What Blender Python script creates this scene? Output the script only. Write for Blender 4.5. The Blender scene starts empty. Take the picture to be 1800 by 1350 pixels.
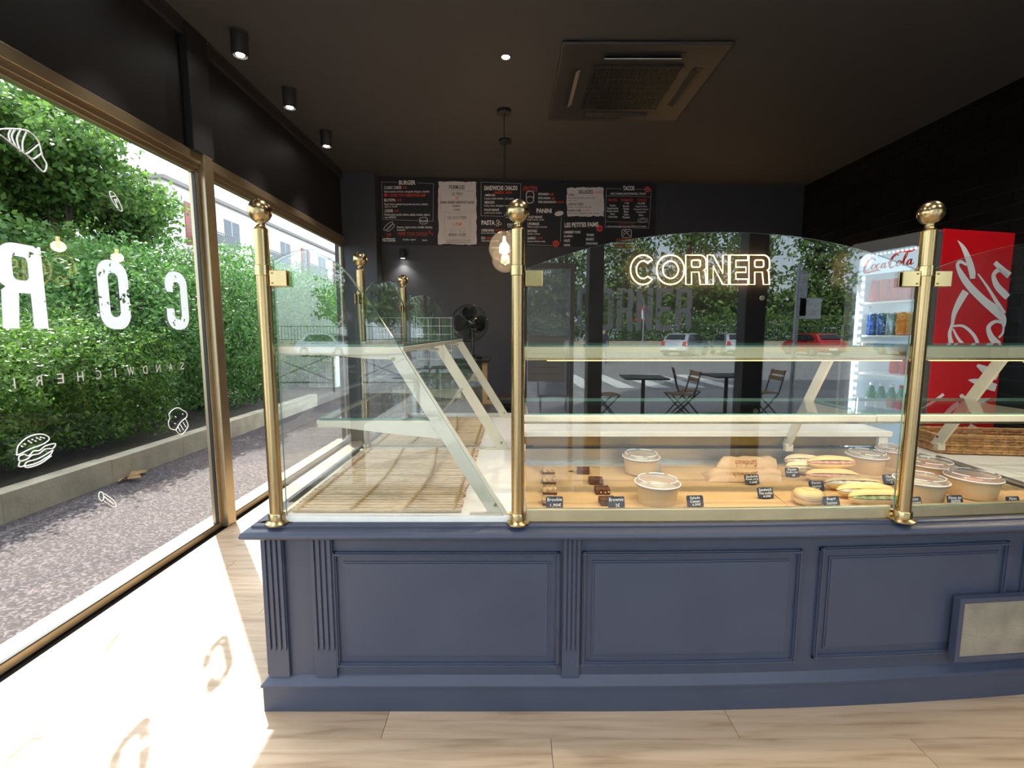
import bpy, bmesh, math, random
import numpy as np
from mathutils import Vector, Matrix

random.seed(7)
rng = np.random.default_rng(7)
PI = math.pi
sc = bpy.context.scene
col = sc.collection

# ------------------------------------------------------------------ camera
CH = 1.45
PITCH = math.atan(91 / 830)
F = 830.0
cam_d = bpy.data.cameras.new('camera')
cam_d.sensor_width = 36
cam_d.lens = F / 1800 * 36
cam_d.clip_start = 0.02
cam_d.clip_end = 300
cam = bpy.data.objects.new('camera', cam_d)
cam.location = (0, 0, CH)
cam.rotation_euler = (PI / 2 - PITCH, 0, 0)
col.objects.link(cam)
sc.camera = cam

# ------------------------------------------------------------------ world, sun, exposure
w = bpy.data.worlds.new('sky')
sc.world = w
w.use_nodes = True
nt = w.node_tree
nt.nodes.clear()
bg = nt.nodes.new('ShaderNodeBackground')
out = nt.nodes.new('ShaderNodeOutputWorld')
sky = nt.nodes.new('ShaderNodeTexSky')
sky.sky_type = 'NISHITA'
sky.sun_disc = False
sky.sun_elevation = math.radians(48.7)
sky.sun_rotation = math.atan2(-0.6, 0.8)
sky.air_density = 1.0
sky.dust_density = 3.0
sky.ozone_density = 1.0
mixs = nt.nodes.new('ShaderNodeMix')
mixs.data_type = 'RGBA'
mixs.inputs[0].default_value = 0.55
mixs.inputs[7].default_value = (7.5, 8.0, 8.8, 1)
nt.links.new(sky.outputs[0], mixs.inputs[6])
nt.links.new(mixs.outputs[2], bg.inputs[0])
bg.inputs[1].default_value = 0.42
nt.links.new(bg.outputs[0], out.inputs[0])

sun_d = bpy.data.lights.new('sun', 'SUN')
sun_d.energy = 9.0
sun_d.angle = math.radians(0.6)
sun_d.color = (1.0, 0.95, 0.87)
sun = bpy.data.objects.new('sun', sun_d)
el = math.radians(48.7)
sdir = Vector((0.6 * math.cos(el), -0.8 * math.cos(el), -math.sin(el)))
sun.rotation_euler = sdir.to_track_quat('-Z', 'Y').to_euler()
sun.location = (-10, 14, 18)
col.objects.link(sun)

vs = sc.view_settings
vs.view_transform = 'Standard'
vs.look = 'None'
vs.gamma = 1
vs.exposure = 0.75
vs.use_curve_mapping = False
cy = sc.cycles
cy.max_bounces = 10
cy.diffuse_bounces = 5
cy.glossy_bounces = 5
cy.transmission_bounces = 6
cy.transparent_max_bounces = 40
cy.caustics_reflective = False
cy.caustics_refractive = False
cy.sample_clamp_indirect = 6.0

# ------------------------------------------------------------------ pixel helpers (directions only; the plane gives the distance)
CP, SP = math.cos(PITCH), math.sin(PITCH)
def ray(u, v):
    a = (u - 900) / F
    b = (675 - v) / F
    return Vector((a, CP + b * SP, -SP + b * CP))
def at_y(u, v, Y):
    r = ray(u, v); return Vector((0, 0, CH)) + r * (Y / r.y)
def at_z(u, v, Z):
    r = ray(u, v); return Vector((0, 0, CH)) + r * ((Z - CH) / r.z)
def at_x(u, v, X):
    r = ray(u, v); return Vector((0, 0, CH)) + r * (X / r.x)
def at_plane(u, v, p, n):
    r = ray(u, v); o = Vector((0, 0, CH))
    return o + r * ((p - o).dot(n) / r.dot(n))

# ------------------------------------------------------------------ materials
MATS = {}
def new_mat(name):
    m = bpy.data.materials.new(name)
    m.use_nodes = True
    m.node_tree.nodes.clear()
    o = m.node_tree.nodes.new('ShaderNodeOutputMaterial')
    MATS[name] = m
    return m, m.node_tree, o
def pbr(name, c, rough=0.5, metal=0.0, emit=None, es=0.0, noise=0.0, nscale=8.0, bump=0.0, bscale=60.0, stretch=None, c2=None, spec=0.5, trans=0.0, coat=0.0, rnd=0.0, alpha=1.0, coord='Object'):
    m, t, o = new_mat(name)
    b = t.nodes.new('ShaderNodeBsdfPrincipled')
    t.links.new(b.outputs[0], o.inputs[0])
    b.inputs['Base Color'].default_value = (*c, 1)
    b.inputs['Roughness'].default_value = rough
    b.inputs['Metallic'].default_value = metal
    b.inputs['Specular IOR Level'].default_value = spec
    b.inputs['Coat Weight'].default_value = coat
    b.inputs['Transmission Weight'].default_value = trans
    b.inputs['Alpha'].default_value = alpha
    if emit:
        b.inputs['Emission Color'].default_value = (*emit, 1)
        b.inputs['Emission Strength'].default_value = es
    tc = mp = None
    if noise or bump or c2:
        tc = t.nodes.new('ShaderNodeTexCoord')
        mp = t.nodes.new('ShaderNodeMapping')
        t.links.new(tc.outputs[coord], mp.inputs[0])
        if stretch: mp.inputs['Scale'].default_value = stretch
    last = None
    if noise or c2:
        n = t.nodes.new('ShaderNodeTexNoise')
        n.inputs['Scale'].default_value = nscale
        n.inputs['Detail'].default_value = 6
        t.links.new(mp.outputs[0], n.inputs[0])
        r = t.nodes.new('ShaderNodeValToRGB')
        r.color_ramp.elements[0].position = 0.3
        r.color_ramp.elements[1].position = 0.7
        ca = c2 if c2 else tuple(x * (1 - noise) for x in c)
        cb = c if c2 else tuple(min(1, x * (1 + noise)) for x in c)
        r.color_ramp.elements[0].color = (*ca, 1)
        r.color_ramp.elements[1].color = (*cb, 1)
        t.links.new(n.outputs[0], r.inputs[0])
        last = r.outputs[0]
    if rnd:
        oi = t.nodes.new('ShaderNodeObjectInfo')
        hs = t.nodes.new('ShaderNodeHueSaturation')
        mr = t.nodes.new('ShaderNodeMapRange')
        mr.inputs[3].default_value = 1 - rnd
        mr.inputs[4].default_value = 1 + rnd
        t.links.new(oi.outputs['Random'], mr.inputs[0])
        t.links.new(mr.outputs[0], hs.inputs['Value'])
        if last: t.links.new(last, hs.inputs['Color'])
        else: hs.inputs['Color'].default_value = (*c, 1)
        last = hs.outputs[0]
    if last: t.links.new(last, b.inputs['Base Color'])
    if bump:
        n2 = t.nodes.new('ShaderNodeTexNoise')
        n2.inputs['Scale'].default_value = bscale
        n2.inputs['Detail'].default_value = 4
        t.links.new(mp.outputs[0], n2.inputs[0])
        bm = t.nodes.new('ShaderNodeBump')
        bm.inputs['Strength'].default_value = bump
        bm.inputs['Distance'].default_value = 0.01
        t.links.new(n2.outputs[0], bm.inputs['Height'])
        t.links.new(bm.outputs[0], b.inputs['Normal'])
    return m
def pane_mat(name, tint=(0.96, 0.98, 0.97), r0=0.045, rough=0.0, milky=0.0):
    """clear sheet glass: a view through it plus a mirror reflection growing at grazing angles"""
    m, t, o = new_mat(name)
    g = t.nodes.new('ShaderNodeNewGeometry')
    d = t.nodes.new('ShaderNodeVectorMath'); d.operation = 'DOT_PRODUCT'
    t.links.new(g.outputs['Normal'], d.inputs[0]); t.links.new(g.outputs['Incoming'], d.inputs[1])
    def mth(op, a, b=None):
        n = t.nodes.new('ShaderNodeMath'); n.operation = op
        for i, x in enumerate((a, b)):
            if x is None: continue
            if isinstance(x, (int, float)): n.inputs[i].default_value = x
            else: t.links.new(x, n.inputs[i])
        return n.outputs[0]
    c = mth('ABSOLUTE', d.outputs['Value'])
    k = mth('POWER', mth('SUBTRACT', 1.0, c), 5.0)
    f = mth('ADD', mth('MULTIPLY', k, 0.75 - r0), r0)
    tr = t.nodes.new('ShaderNodeBsdfTransparent'); tr.inputs[0].default_value = (*tint, 1)
    gl = t.nodes.new('ShaderNodeBsdfGlossy'); gl.inputs['Roughness'].default_value = rough
    mx = t.nodes.new('ShaderNodeMixShader')
    t.links.new(f, mx.inputs[0])
    if milky:
        df = t.nodes.new('ShaderNodeBsdfTranslucent'); df.inputs[0].default_value = (0.85, 0.87, 0.9, 1)
        d2 = t.nodes.new('ShaderNodeBsdfDiffuse'); d2.inputs[0].default_value = (0.8, 0.82, 0.85, 1)
        m0 = t.nodes.new('ShaderNodeMixShader'); m0.inputs[0].default_value = 0.5
        t.links.new(df.outputs[0], m0.inputs[1]); t.links.new(d2.outputs[0], m0.inputs[2])
        m1 = t.nodes.new('ShaderNodeMixShader'); m1.inputs[0].default_value = milky
        t.links.new(tr.outputs[0], m1.inputs[1]); t.links.new(m0.outputs[0], m1.inputs[2])
        t.links.new(m1.outputs[0], mx.inputs[1])
    else:
        t.links.new(tr.outputs[0], mx.inputs[1])
    t.links.new(gl.outputs[0], mx.inputs[2])
    t.links.new(mx.outputs[0], o.inputs[0])
    return m
def leaf_mat(name, c1, c2, tr=0.4):
    m, t, o = new_mat(name)
    g = t.nodes.new('ShaderNodeNewGeometry')
    r = t.nodes.new('ShaderNodeValToRGB')
    r.color_ramp.elements[0].color = (*c1, 1); r.color_ramp.elements[1].color = (*c2, 1)
    t.links.new(g.outputs['Random Per Island'], r.inputs[0])
    d = t.nodes.new('ShaderNodeBsdfPrincipled'); d.inputs['Roughness'].default_value = 0.45
    l = t.nodes.new('ShaderNodeBsdfTranslucent')
    t.links.new(r.outputs[0], d.inputs['Base Color']); t.links.new(r.outputs[0], l.inputs[0])
    mx = t.nodes.new('ShaderNodeMixShader'); mx.inputs[0].default_value = tr
    t.links.new(d.outputs[0], mx.inputs[1]); t.links.new(l.outputs[0], mx.inputs[2])
    t.links.new(mx.outputs[0], o.inputs[0])
    return m
def emis(name, c, s):
    m, t, o = new_mat(name)
    e = t.nodes.new('ShaderNodeEmission')
    e.inputs[0].default_value = (*c, 1); e.inputs[1].default_value = s
    t.links.new(e.outputs[0], o.inputs[0])
    return m

pbr('navy_paint', (0.050, 0.060, 0.098), 0.42, noise=0.06, nscale=5, bump=0.02, bscale=90)
pbr('dark_wall', (0.040, 0.041, 0.052), 0.55, noise=0.05)
pbr('black_wall', (0.010, 0.010, 0.012), 0.6)
pbr('ceiling_paint', (0.052, 0.048, 0.048), 0.75, noise=0.03)
pbr('ceiling_fitting', (0.030, 0.028, 0.028), 0.45)
pbr('black_tile', (0.006, 0.006, 0.007), 0.16, spec=0.4, rnd=0.4, bump=0.05, bscale=14)
pbr('tile_joint', (0.050, 0.046, 0.044), 0.8)
pbr('brass', (0.52, 0.39, 0.20), 0.24, 1.0, noise=0.2, nscale=5, stretch=(1, 1, 0.25), bump=0.01)
pbr('brass_satin', (0.62, 0.55, 0.36), 0.38, 0.85, noise=0.08, nscale=9)
pbr('frame_bronze', (0.46, 0.37, 0.24), 0.34, 0.8, noise=0.1, nscale=4)
pbr('gasket', (0.02, 0.02, 0.022), 0.5)
pbr('cream_metal', (0.70, 0.66, 0.54), 0.42, 0.25, noise=0.04)
pbr('white_board', (0.80, 0.79, 0.75), 0.45, noise=0.04, nscale=20)
pbr('stainless', (0.52, 0.52, 0.50), 0.33, 0.9, noise=0.05, stretch=(1, 1, 12))
pbr('dark_brass', (0.34, 0.26, 0.11), 0.35, 0.9, noise=0.1)
pbr('vent_mesh', (0.50, 0.46, 0.38), 0.5, 0.6, noise=0.25, nscale=9)
pbr('vent_grime', (0.16, 0.13, 0.09), 0.8, noise=0.5, nscale=14)
pbr('kraft', (0.56, 0.36, 0.17), 0.75, noise=0.08, nscale=9, bump=0.08, bscale=12)
pbr('bag_kraft', (0.62, 0.40, 0.22), 0.62, noise=0.1, nscale=14, bump=0.15, bscale=24)
pbr('bamboo', (0.66, 0.52, 0.36), 0.45, c2=(0.46, 0.31, 0.17), nscale=14, stretch=(1.6, 8, 8), rnd=0.18)
pbr('cord', (0.50, 0.36, 0.20), 0.85, bump=0.4, bscale=140)
pbr('brownie', (0.115, 0.040, 0.016), 0.7, noise=0.35, nscale=60, bump=0.5, bscale=90)
pbr('cookie_top', (0.68, 0.48, 0.25), 0.8, c2=(0.30, 0.15, 0.06), nscale=70, bump=0.6, bscale=90)
pbr('bread', (0.86, 0.60, 0.27), 0.6, noise=0.13, nscale=10, bump=0.12, bscale=30)
pbr('bread_pale', (0.86, 0.70, 0.44), 0.65, noise=0.08, nscale=12, bump=0.1, bscale=30)
pbr('filling_white', (0.80, 0.76, 0.62), 0.45, noise=0.15, nscale=50, bump=0.5, bscale=60)
pbr('filling_pink', (0.68, 0.36, 0.26), 0.4, noise=0.25, nscale=50, bump=0.4, bscale=60)
pbr('filling_green', (0.45, 0.50, 0.22), 0.5, noise=0.3, nscale=50, bump=0.5, bscale=60)
pbr('paper_bowl', (0.66, 0.46, 0.26), 0.6, noise=0.06, nscale=12)
pbr('slate', (0.026, 0.034, 0.062), 0.45, noise=0.1)
pbr('slate_grey', (0.035, 0.035, 0.036), 0.5, noise=0.1)
pbr('chalk', (0.88, 0.88, 0.86), 0.8)
pbr('print_brown', (0.36, 0.14, 0.07), 0.7)
pbr('menu_black', (0.011, 0.011, 0.016), 0.5)
pbr('menu_white', (0.84, 0.82, 0.84), 0.7, emit=None)
pbr('menu_card', (0.66, 0.62, 0.65), 0.7, noise=0.03)
pbr('menu_ink', (0.03, 0.03, 0.035), 0.6)
pbr('menu_red', (0.70, 0.06, 0.035), 0.6)
pbr('vinyl_white', (0.92, 0.93, 0.95), 0.5)
pbr('fridge_grey', (0.085, 0.087, 0.092), 0.5)
pbr('fridge_red', (0.62, 0.006, 0.012), 0.25, coat=0.3)
pbr('fridge_white', (0.82, 0.85, 0.88), 0.35)
pbr('logo_white', (0.80, 0.82, 0.86), 0.4)
pbr('logo_red', (0.62, 0.012, 0.02), 0.4)
pbr('can_red', (0.50, 0.008, 0.008), 0.5, 0.0, spec=0.2, c2=(0.42, 0.02, 0.015), nscale=16)
pbr('can_blue', (0.02, 0.06, 0.32), 0.25, 0.5)
pbr('can_steel', (0.25, 0.32, 0.42), 0.25, 0.6)
pbr('can_orange', (0.78, 0.20, 0.012), 0.5, 0.0, spec=0.2, c2=(0.75, 0.26, 0.03), nscale=9)
pbr('aluminium', (0.75, 0.75, 0.76), 0.25, 1.0)
pbr('bottle_green', (0.10, 0.38, 0.20), 0.08, trans=0.6)
pbr('label_red', (0.65, 0.03, 0.03), 0.5)
pbr('wicker', (0.46, 0.25, 0.10), 0.5, noise=0.35, nscale=40, bump=0.3, bscale=90, rnd=0.35)
pbr('wood_oak', (0.46, 0.28, 0.13), 0.5, c2=(0.30, 0.16, 0.07), nscale=6, stretch=(1, 1, 8))
pbr('black_plastic', (0.010, 0.010, 0.011), 0.22, coat=0.4)
pbr('black_matt', (0.014, 0.014, 0.015), 0.5)
pbr('white_plastic', (0.78, 0.78, 0.76), 0.45)
pbr('black_steel', (0.020, 0.021, 0.024), 0.4, 0.3)
pbr('white_wall', (0.82, 0.80, 0.76), 0.85, noise=0.03)
pbr('shutter_red', (0.32, 0.10, 0.07), 0.6)
pbr('roof_dark', (0.24, 0.22, 0.21), 0.8)
pbr('window_dark', (0.06, 0.075, 0.09), 0.1)
pbr('concrete', (0.52, 0.46, 0.36), 0.9, c2=(0.38, 0.33, 0.25), nscale=5, bump=0.25, bscale=40)
pbr('soil', (0.050, 0.038, 0.028), 0.95, noise=0.4, nscale=14, bump=0.8, bscale=20)
pbr('bark', (0.060, 0.046, 0.038), 0.9, noise=0.4, nscale=8, bump=0.8, bscale=16, stretch=(1, 1, 0.3))
pbr('dry_leaf', (0.30, 0.17, 0.07), 0.7, noise=0.3, nscale=20)
pbr('street_asphalt', (0.30, 0.30, 0.31), 0.9, c2=(0.24, 0.24, 0.25), nscale=3, bump=0.2, bscale=80)
pbr('terrace_paving', (0.38, 0.37, 0.37), 0.85, c2=(0.31, 0.30, 0.30), nscale=2)
pbr('road_white', (0.8, 0.8, 0.78), 0.8)
pbr('stone', (0.46, 0.40, 0.31), 0.9, rnd=0.3, noise=0.2, nscale=6, bump=0.4, bscale=12)
pbr('fence_green', (0.02, 0.07, 0.035), 0.5)
pbr('car_silver', (0.52, 0.56, 0.62), 0.25, 0.5, coat=0.6)
pbr('car_red', (0.42, 0.02, 0.025), 0.25, 0.1, coat=0.6)
pbr('car_blue', (0.30, 0.42, 0.60), 0.25, 0.4, coat=0.6)
pbr('car_glass', (0.02, 0.025, 0.03), 0.06)
pbr('tyre', (0.012, 0.012, 0.012), 0.8)
pbr('tail_light', (0.55, 0.02, 0.02), 0.3)
pbr('zinc', (0.50, 0.52, 0.54), 0.45, 0.7)
pbr('sign_white', (0.85, 0.85, 0.85), 0.5)
pbr('skin', (0.50, 0.32, 0.23), 0.55)
pbr('cloth_navy', (0.03, 0.035, 0.06), 0.85)
pbr('cloth_pale', (0.35, 0.37, 0.42), 0.85)
pane_mat('case_glass', (0.975, 0.99, 0.985), 0.072)
pane_mat('fridge_glass', (0.95, 0.97, 0.98), 0.004)
pane_mat('window_glass', (0.90, 0.93, 0.92), 0.030)
pane_mat('door_glass', (0.86, 0.88, 0.9), 0.04, milky=0.22)
pane_mat('globe_glass', (0.80, 0.72, 0.64), 0.09, milky=0.035)
pane_mat('lid_plastic', (0.93, 0.91, 0.90), 0.05, rough=0.12, milky=0.20)
pane_mat('acrylic', (0.93, 0.96, 0.98), 0.05, milky=0.05)
pane_mat('cling_film', (0.97, 0.97, 0.97), 0.06, rough=0.08, milky=0.06)
pbr('glass_edge', (0.12, 0.26, 0.21), 0.12, spec=0.6)
pbr('acrylic_edge', (0.86, 0.89, 0.93), 0.3)
leaf_mat('leaf_hedge', (0.045, 0.13, 0.018), (0.20, 0.36, 0.06))
leaf_mat('leaf_tall', (0.045, 0.14, 0.030), (0.16, 0.33, 0.08))
leaf_mat('leaf_tree', (0.035, 0.11, 0.022), (0.17, 0.30, 0.06), 0.45)
leaf_mat('leaf_street', (0.055, 0.13, 0.030), (0.24, 0.38, 0.10), 0.3)
emis('lamp_disc', (1.0, 0.95, 0.88), 30)
emis('bulb_warm', (1.0, 0.72, 0.40), 25)
emis('neon_warm', (1.0, 0.58, 0.24), 4.5)
emis('neon_core', (1.0, 0.80, 0.52), 9.0)
emis('led_white', (0.85, 0.95, 1.0), 7)
emis('led_gold', (1.0, 0.72, 0.28), 1.6)
emis('fridge_lit', (0.72, 0.92, 1.0), 0.42)
M = MATS

# asphalt of the side pavement: grains of pale and dark stone in a purplish binder
def grain_mat(name, c1, c2, c3):
    m, t, o = new_mat(name)
    b = t.nodes.new('ShaderNodeBsdfPrincipled'); b.inputs['Roughness'].default_value = 0.9
    tc = t.nodes.new('ShaderNodeTexCoord')
    v = t.nodes.new('ShaderNodeTexVoronoi'); v.inputs['Scale'].default_value = 75
    n = t.nodes.new('ShaderNodeTexNoise'); n.inputs['Scale'].default_value = 1.3; n.inputs['Detail'].default_value = 5
    t.links.new(tc.outputs['Object'], v.inputs[0]); t.links.new(tc.outputs['Object'], n.inputs[0])
    r = t.nodes.new('ShaderNodeValToRGB')
    r.color_ramp.elements[0].color = (*c1, 1); r.color_ramp.elements[1].color = (*c3, 1)
    e = r.color_ramp.elements.new(0.55); e.color = (*c2, 1)
    sx = t.nodes.new('ShaderNodeSeparateColor')
    t.links.new(v.outputs['Color'], sx.inputs[0]); t.links.new(sx.outputs[0], r.inputs[0])
    h = t.nodes.new('ShaderNodeHueSaturation')
    mr = t.nodes.new('ShaderNodeMapRange'); mr.inputs[3].default_value = 0.8; mr.inputs[4].default_value = 1.2
    t.links.new(n.outputs[0], mr.inputs[0]); t.links.new(mr.outputs[0], h.inputs['Value']); t.links.new(r.outputs[0], h.inputs['Color'])
    t.links.new(h.outputs[0], b.inputs['Base Color'])
    bm = t.nodes.new('ShaderNodeBump'); bm.inputs['Strength'].default_value = 0.5; bm.inputs['Distance'].default_value = 0.006
    t.links.new(v.outputs['Distance'], bm.inputs['Height']); t.links.new(bm.outputs[0], b.inputs['Normal'])
    t.links.new(b.outputs[0], o.inputs[0])
grain_mat('pavement', (0.026, 0.019, 0.022), (0.050, 0.035, 0.040), (0.150, 0.118, 0.125))

# laminate floor planks: wood grain along x, a tone of its own for each plank
def plank_mat():
    m, t, o = new_mat('plank')
    b = t.nodes.new('ShaderNodeBsdfPrincipled'); b.inputs['Roughness'].default_value = 0.42
    tc = t.nodes.new('ShaderNodeTexCoord'); oi = t.nodes.new('ShaderNodeObjectInfo')
    ad = t.nodes.new('ShaderNodeVectorMath'); ad.operation = 'ADD'
    cm = t.nodes.new('ShaderNodeCombineXYZ')
    mu = t.nodes.new('ShaderNodeMath'); mu.operation = 'MULTIPLY'; mu.inputs[1].default_value = 37.0
    t.links.new(oi.outputs['Random'], mu.inputs[0]); t.links.new(mu.outputs[0], cm.inputs[0]); t.links.new(mu.outputs[0], cm.inputs[1])
    t.links.new(tc.outputs['Object'], ad.inputs[0]); t.links.new(cm.outputs[0], ad.inputs[1])
    mp = t.nodes.new('ShaderNodeMapping'); mp.inputs['Scale'].default_value = (1.6, 22, 10)
    t.links.new(ad.outputs[0], mp.inputs[0])
    n = t.nodes.new('ShaderNodeTexNoise'); n.inputs['Scale'].default_value = 1.4; n.inputs['Detail'].default_value = 8; n.inputs['Distortion'].default_value = 0.6
    t.links.new(mp.outputs[0], n.inputs[0])
    r = t.nodes.new('ShaderNodeValToRGB')
    r.color_ramp.elements[0].position = 0.25; r.color_ramp.elements[1].position = 0.72
    r.color_ramp.elements[0].color = (0.27, 0.175, 0.105, 1); r.color_ramp.elements[1].color = (0.50, 0.375, 0.265, 1)
    e = r.color_ramp.elements.new(0.45); e.color = (0.42, 0.30, 0.20, 1)
    t.links.new(n.outputs[0], r.inputs[0])
    h = t.nodes.new('ShaderNodeHueSaturation'); mr = t.nodes.new('ShaderNodeMapRange')
    mr.inputs[3].default_value = 0.86; mr.inputs[4].default_value = 1.12
    t.links.new(oi.outputs['Random'], mr.inputs[0]); t.links.new(mr.outputs[0], h.inputs['Value']); t.links.new(r.outputs[0], h.inputs['Color'])
    t.links.new(h.outputs[0], b.inputs['Base Color'])
    t.links.new(b.outputs[0], o.inputs[0])
plank_mat()

# worn vinyl lettering: white film with flecks rubbed away
def worn_vinyl():
    m, t, o = new_mat('worn_vinyl')
    b = t.nodes.new('ShaderNodeBsdfPrincipled'); b.inputs['Base Color'].default_value = (0.9, 0.91, 0.93, 1); b.inputs['Roughness'].default_value = 0.5
    tl = t.nodes.new('ShaderNodeBsdfTranslucent'); tl.inputs[0].default_value = (0.9, 0.92, 0.95, 1)
    mb = t.nodes.new('ShaderNodeMixShader'); mb.inputs[0].default_value = 0.45
    t.links.new(b.outputs[0], mb.inputs[1]); t.links.new(tl.outputs[0], mb.inputs[2])
    tc = t.nodes.new('ShaderNodeTexCoord')
    n = t.nodes.new('ShaderNodeTexNoise'); n.inputs['Scale'].default_value = 42; n.inputs['Detail'].default_value = 3
    n2 = t.nodes.new('ShaderNodeTexNoise'); n2.inputs['Scale'].default_value = 7
    t.links.new(tc.outputs['Object'], n.inputs[0]); t.links.new(tc.outputs['Object'], n2.inputs[0])
    mu = t.nodes.new('ShaderNodeMath'); mu.operation = 'MULTIPLY'
    t.links.new(n.outputs[0], mu.inputs[0]); t.links.new(n2.outputs[0], mu.inputs[1])
    r = t.nodes.new('ShaderNodeValToRGB'); r.color_ramp.interpolation = 'CONSTANT'
    r.color_ramp.elements[0].color = (1, 1, 1, 1); r.color_ramp.elements[1].color = (0, 0, 0, 1); r.color_ramp.elements[1].position = 0.355
    t.links.new(mu.outputs[0], r.inputs[0])
    tr = t.nodes.new('ShaderNodeBsdfTransparent')
    mx = t.nodes.new('ShaderNodeMixShader')
    t.links.new(r.outputs[0], mx.inputs[0]); t.links.new(tr.outputs[0], mx.inputs[1]); t.links.new(mb.outputs[0], mx.inputs[2])
    t.links.new(mx.outputs[0], o.inputs[0])
worn_vinyl()

# ------------------------------------------------------------------ mesh helpers
def bow(x):
    return (x - 0.3) ** 2 / 36.0 if x > 0.3 else 0.0

class MB:
    def __init__(self):
        self.v = []; self.f = []
    def add(self, vs, fs):
        k = len(self.v)
        self.v += [tuple(p) for p in vs]
        self.f += [tuple(i + k for i in f) for f in fs]
        return self
    def box(self, x0, x1, y0, y1, z0, z1, mat=None):
        p = [Vector((x, y, z)) for z in (z0, z1) for y in (y0, y1) for x in (x0, x1)]
        if mat: p = [mat @ q for q in p]
        return self.add(p, [(0, 2, 3, 1), (4, 5, 7, 6), (0, 1, 5, 4), (2, 6, 7, 3), (0, 4, 6, 2), (1, 3, 7, 5)])
    def xbox(self, x0, x1, y0, y1, z0, z1, n=24):
        """box cut along x into n slices and bowed with the counter front"""
        vs, fs = [], []
        for i in range(n + 1):
            x = x0 + (x1 - x0) * i / n; c = bow(x)
            vs += [(x, y0 + c, z0), (x, y1 + c, z0), (x, y1 + c, z1), (x, y0 + c, z1)]
        for i in range(n):
            a, b = 4 * i, 4 * i + 4
            for j in range(4):
                fs.append((a + j, b + j, b + (j + 1) % 4, a + (j + 1) % 4))
        fs += [(0, 1, 2, 3), (4 * n + 3, 4 * n + 2, 4 * n + 1, 4 * n)]
        return self.add(vs, fs)
    def cyl(self, p0, p1, r0, r1=None, n=16, caps=True):
        p0, p1 = Vector(p0), Vector(p1)
        r1 = r0 if r1 is None else r1
        d = (p1 - p0).normalized()
        a = d.orthogonal().normalized(); b = d.cross(a)
        vs = []
        for p, r in ((p0, r0), (p1, r1)):
            for i in range(n):
                t = 2 * PI * i / n
                vs.append(p + (a * math.cos(t) + b * math.sin(t)) * r)
        fs = [(i, (i + 1) % n, n + (i + 1) % n, n + i) for i in range(n)]
        if caps: fs += [tuple(range(n - 1, -1, -1)), tuple(range(n, 2 * n))]
        return self.add(vs, fs)
    def lathe(self, prof, c=(0, 0, 0), n=32, mat=None, sx=1, sy=1):
        c = Vector(c); vs, fs = [], []
        for r, z in prof:
            for i in range(n):
                t = 2 * PI * i / n
                p = Vector((r * math.cos(t) * sx, r * math.sin(t) * sy, z))
                if mat: p = mat @ p
                vs.append(c + p)
        for k in range(len(prof) - 1):
            for i in range(n):
                fs.append((k * n + i, k * n + (i + 1) % n, (k + 1) * n + (i + 1) % n, (k + 1) * n + i))
        if prof[0][0] > 1e-6: fs.append(tuple(range(n - 1, -1, -1)))
        if prof[-1][0] > 1e-6: fs.append(tuple(range((len(prof) - 1) * n, len(prof) * n)))
        return self.add(vs, fs)
    def ball(self, c, r, n=24, m=14, sx=1, sy=1, sz=1):
        return self.lathe([(max(1e-7, r * math.sin(PI * i / m)), -r * sz * math.cos(PI * i / m)) for i in range(m + 1)], c, n, None, sx, sy)
    def tube(self, pts, r, n=8, closed=False, caps=True):
        P = [Vector(p) for p in pts]; N = len(P)
        R = r if isinstance(r, (list, tuple)) else [r] * N
        vs, fs = [], []
        nrm = None
        for i in range(N):
            if closed: t = P[(i + 1) % N] - P[i - 1]
            else: t = P[min(i + 1, N - 1)] - P[max(i - 1, 0)]
            if t.length < 1e-9: t = Vector((0, 0, 1))
            t.normalize()
            if nrm is None: nrm = t.orthogonal().normalized()
            nrm = nrm - t * nrm.dot(t)
            if nrm.length < 1e-6: nrm = t.orthogonal()
            nrm.normalize(); b = t.cross(nrm)
            for k in range(n):
                a = 2 * PI * k / n
                vs.append(P[i] + (nrm * math.cos(a) + b * math.sin(a)) * R[i])
        L = N if closed else N - 1
        for i in range(L):
            j = (i + 1) % N
            for k in range(n):
                fs.append((i * n + k, i * n + (k + 1) % n, j * n + (k + 1) % n, j * n + k))
        if not closed and caps:
            fs += [tuple(range(n - 1, -1, -1)), tuple(range((N - 1) * n, N * n))]
        return self.add(vs, fs)
    def prism(self, pts, d):
        """closed outline pts (3D, planar) pushed along vector d"""
        d = Vector(d); n = len(pts)
        P = [Vector(p) for p in pts]
        return self.add(P + [p + d for p in P], [tuple(range(n - 1, -1, -1)), tuple(range(n, 2 * n))] + [(i, (i + 1) % n, n + (i + 1) % n, n + i) for i in range(n)])
    def build(self, name, mat, parent=None, smooth=None, bevel=0.0, edge_mat=None, edge_axis=None, tf=None):
        me = bpy.data.meshes.new(name)
        v = self.v
        if tf is not None: v = [tuple(tf @ Vector(p)) for p in v]
        me.from_pydata(v, [], self.f)
        bmm = bmesh.new(); bmm.from_mesh(me); bmesh.ops.recalc_face_normals(bmm, faces=bmm.faces); bmm.to_mesh(me); bmm.free()
        o = link(name, me, mat, parent)
        if edge_mat:
            me.materials.append(M[edge_mat])
            ax = Vector(edge_axis)
            for p in me.polygons:
                if abs(p.normal.dot(ax)) < 0.5: p.material_index = 1
        if smooth:
            me.polygons.foreach_set('use_smooth', [True] * len(me.polygons))
            me.set_sharp_from_angle(angle=math.radians(smooth))
        if bevel:
            b = o.modifiers.new('bevel', 'BEVEL'); b.width = bevel; b.segments = 2; b.limit_method = 'ANGLE'
        return o
def link(name, me, mat=None, parent=None):
    o = bpy.data.objects.new(name, me)
    col.objects.link(o)
    if mat and not me.materials: me.materials.append(M[mat])
    if parent is not None: o.parent = parent
    return o
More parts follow.
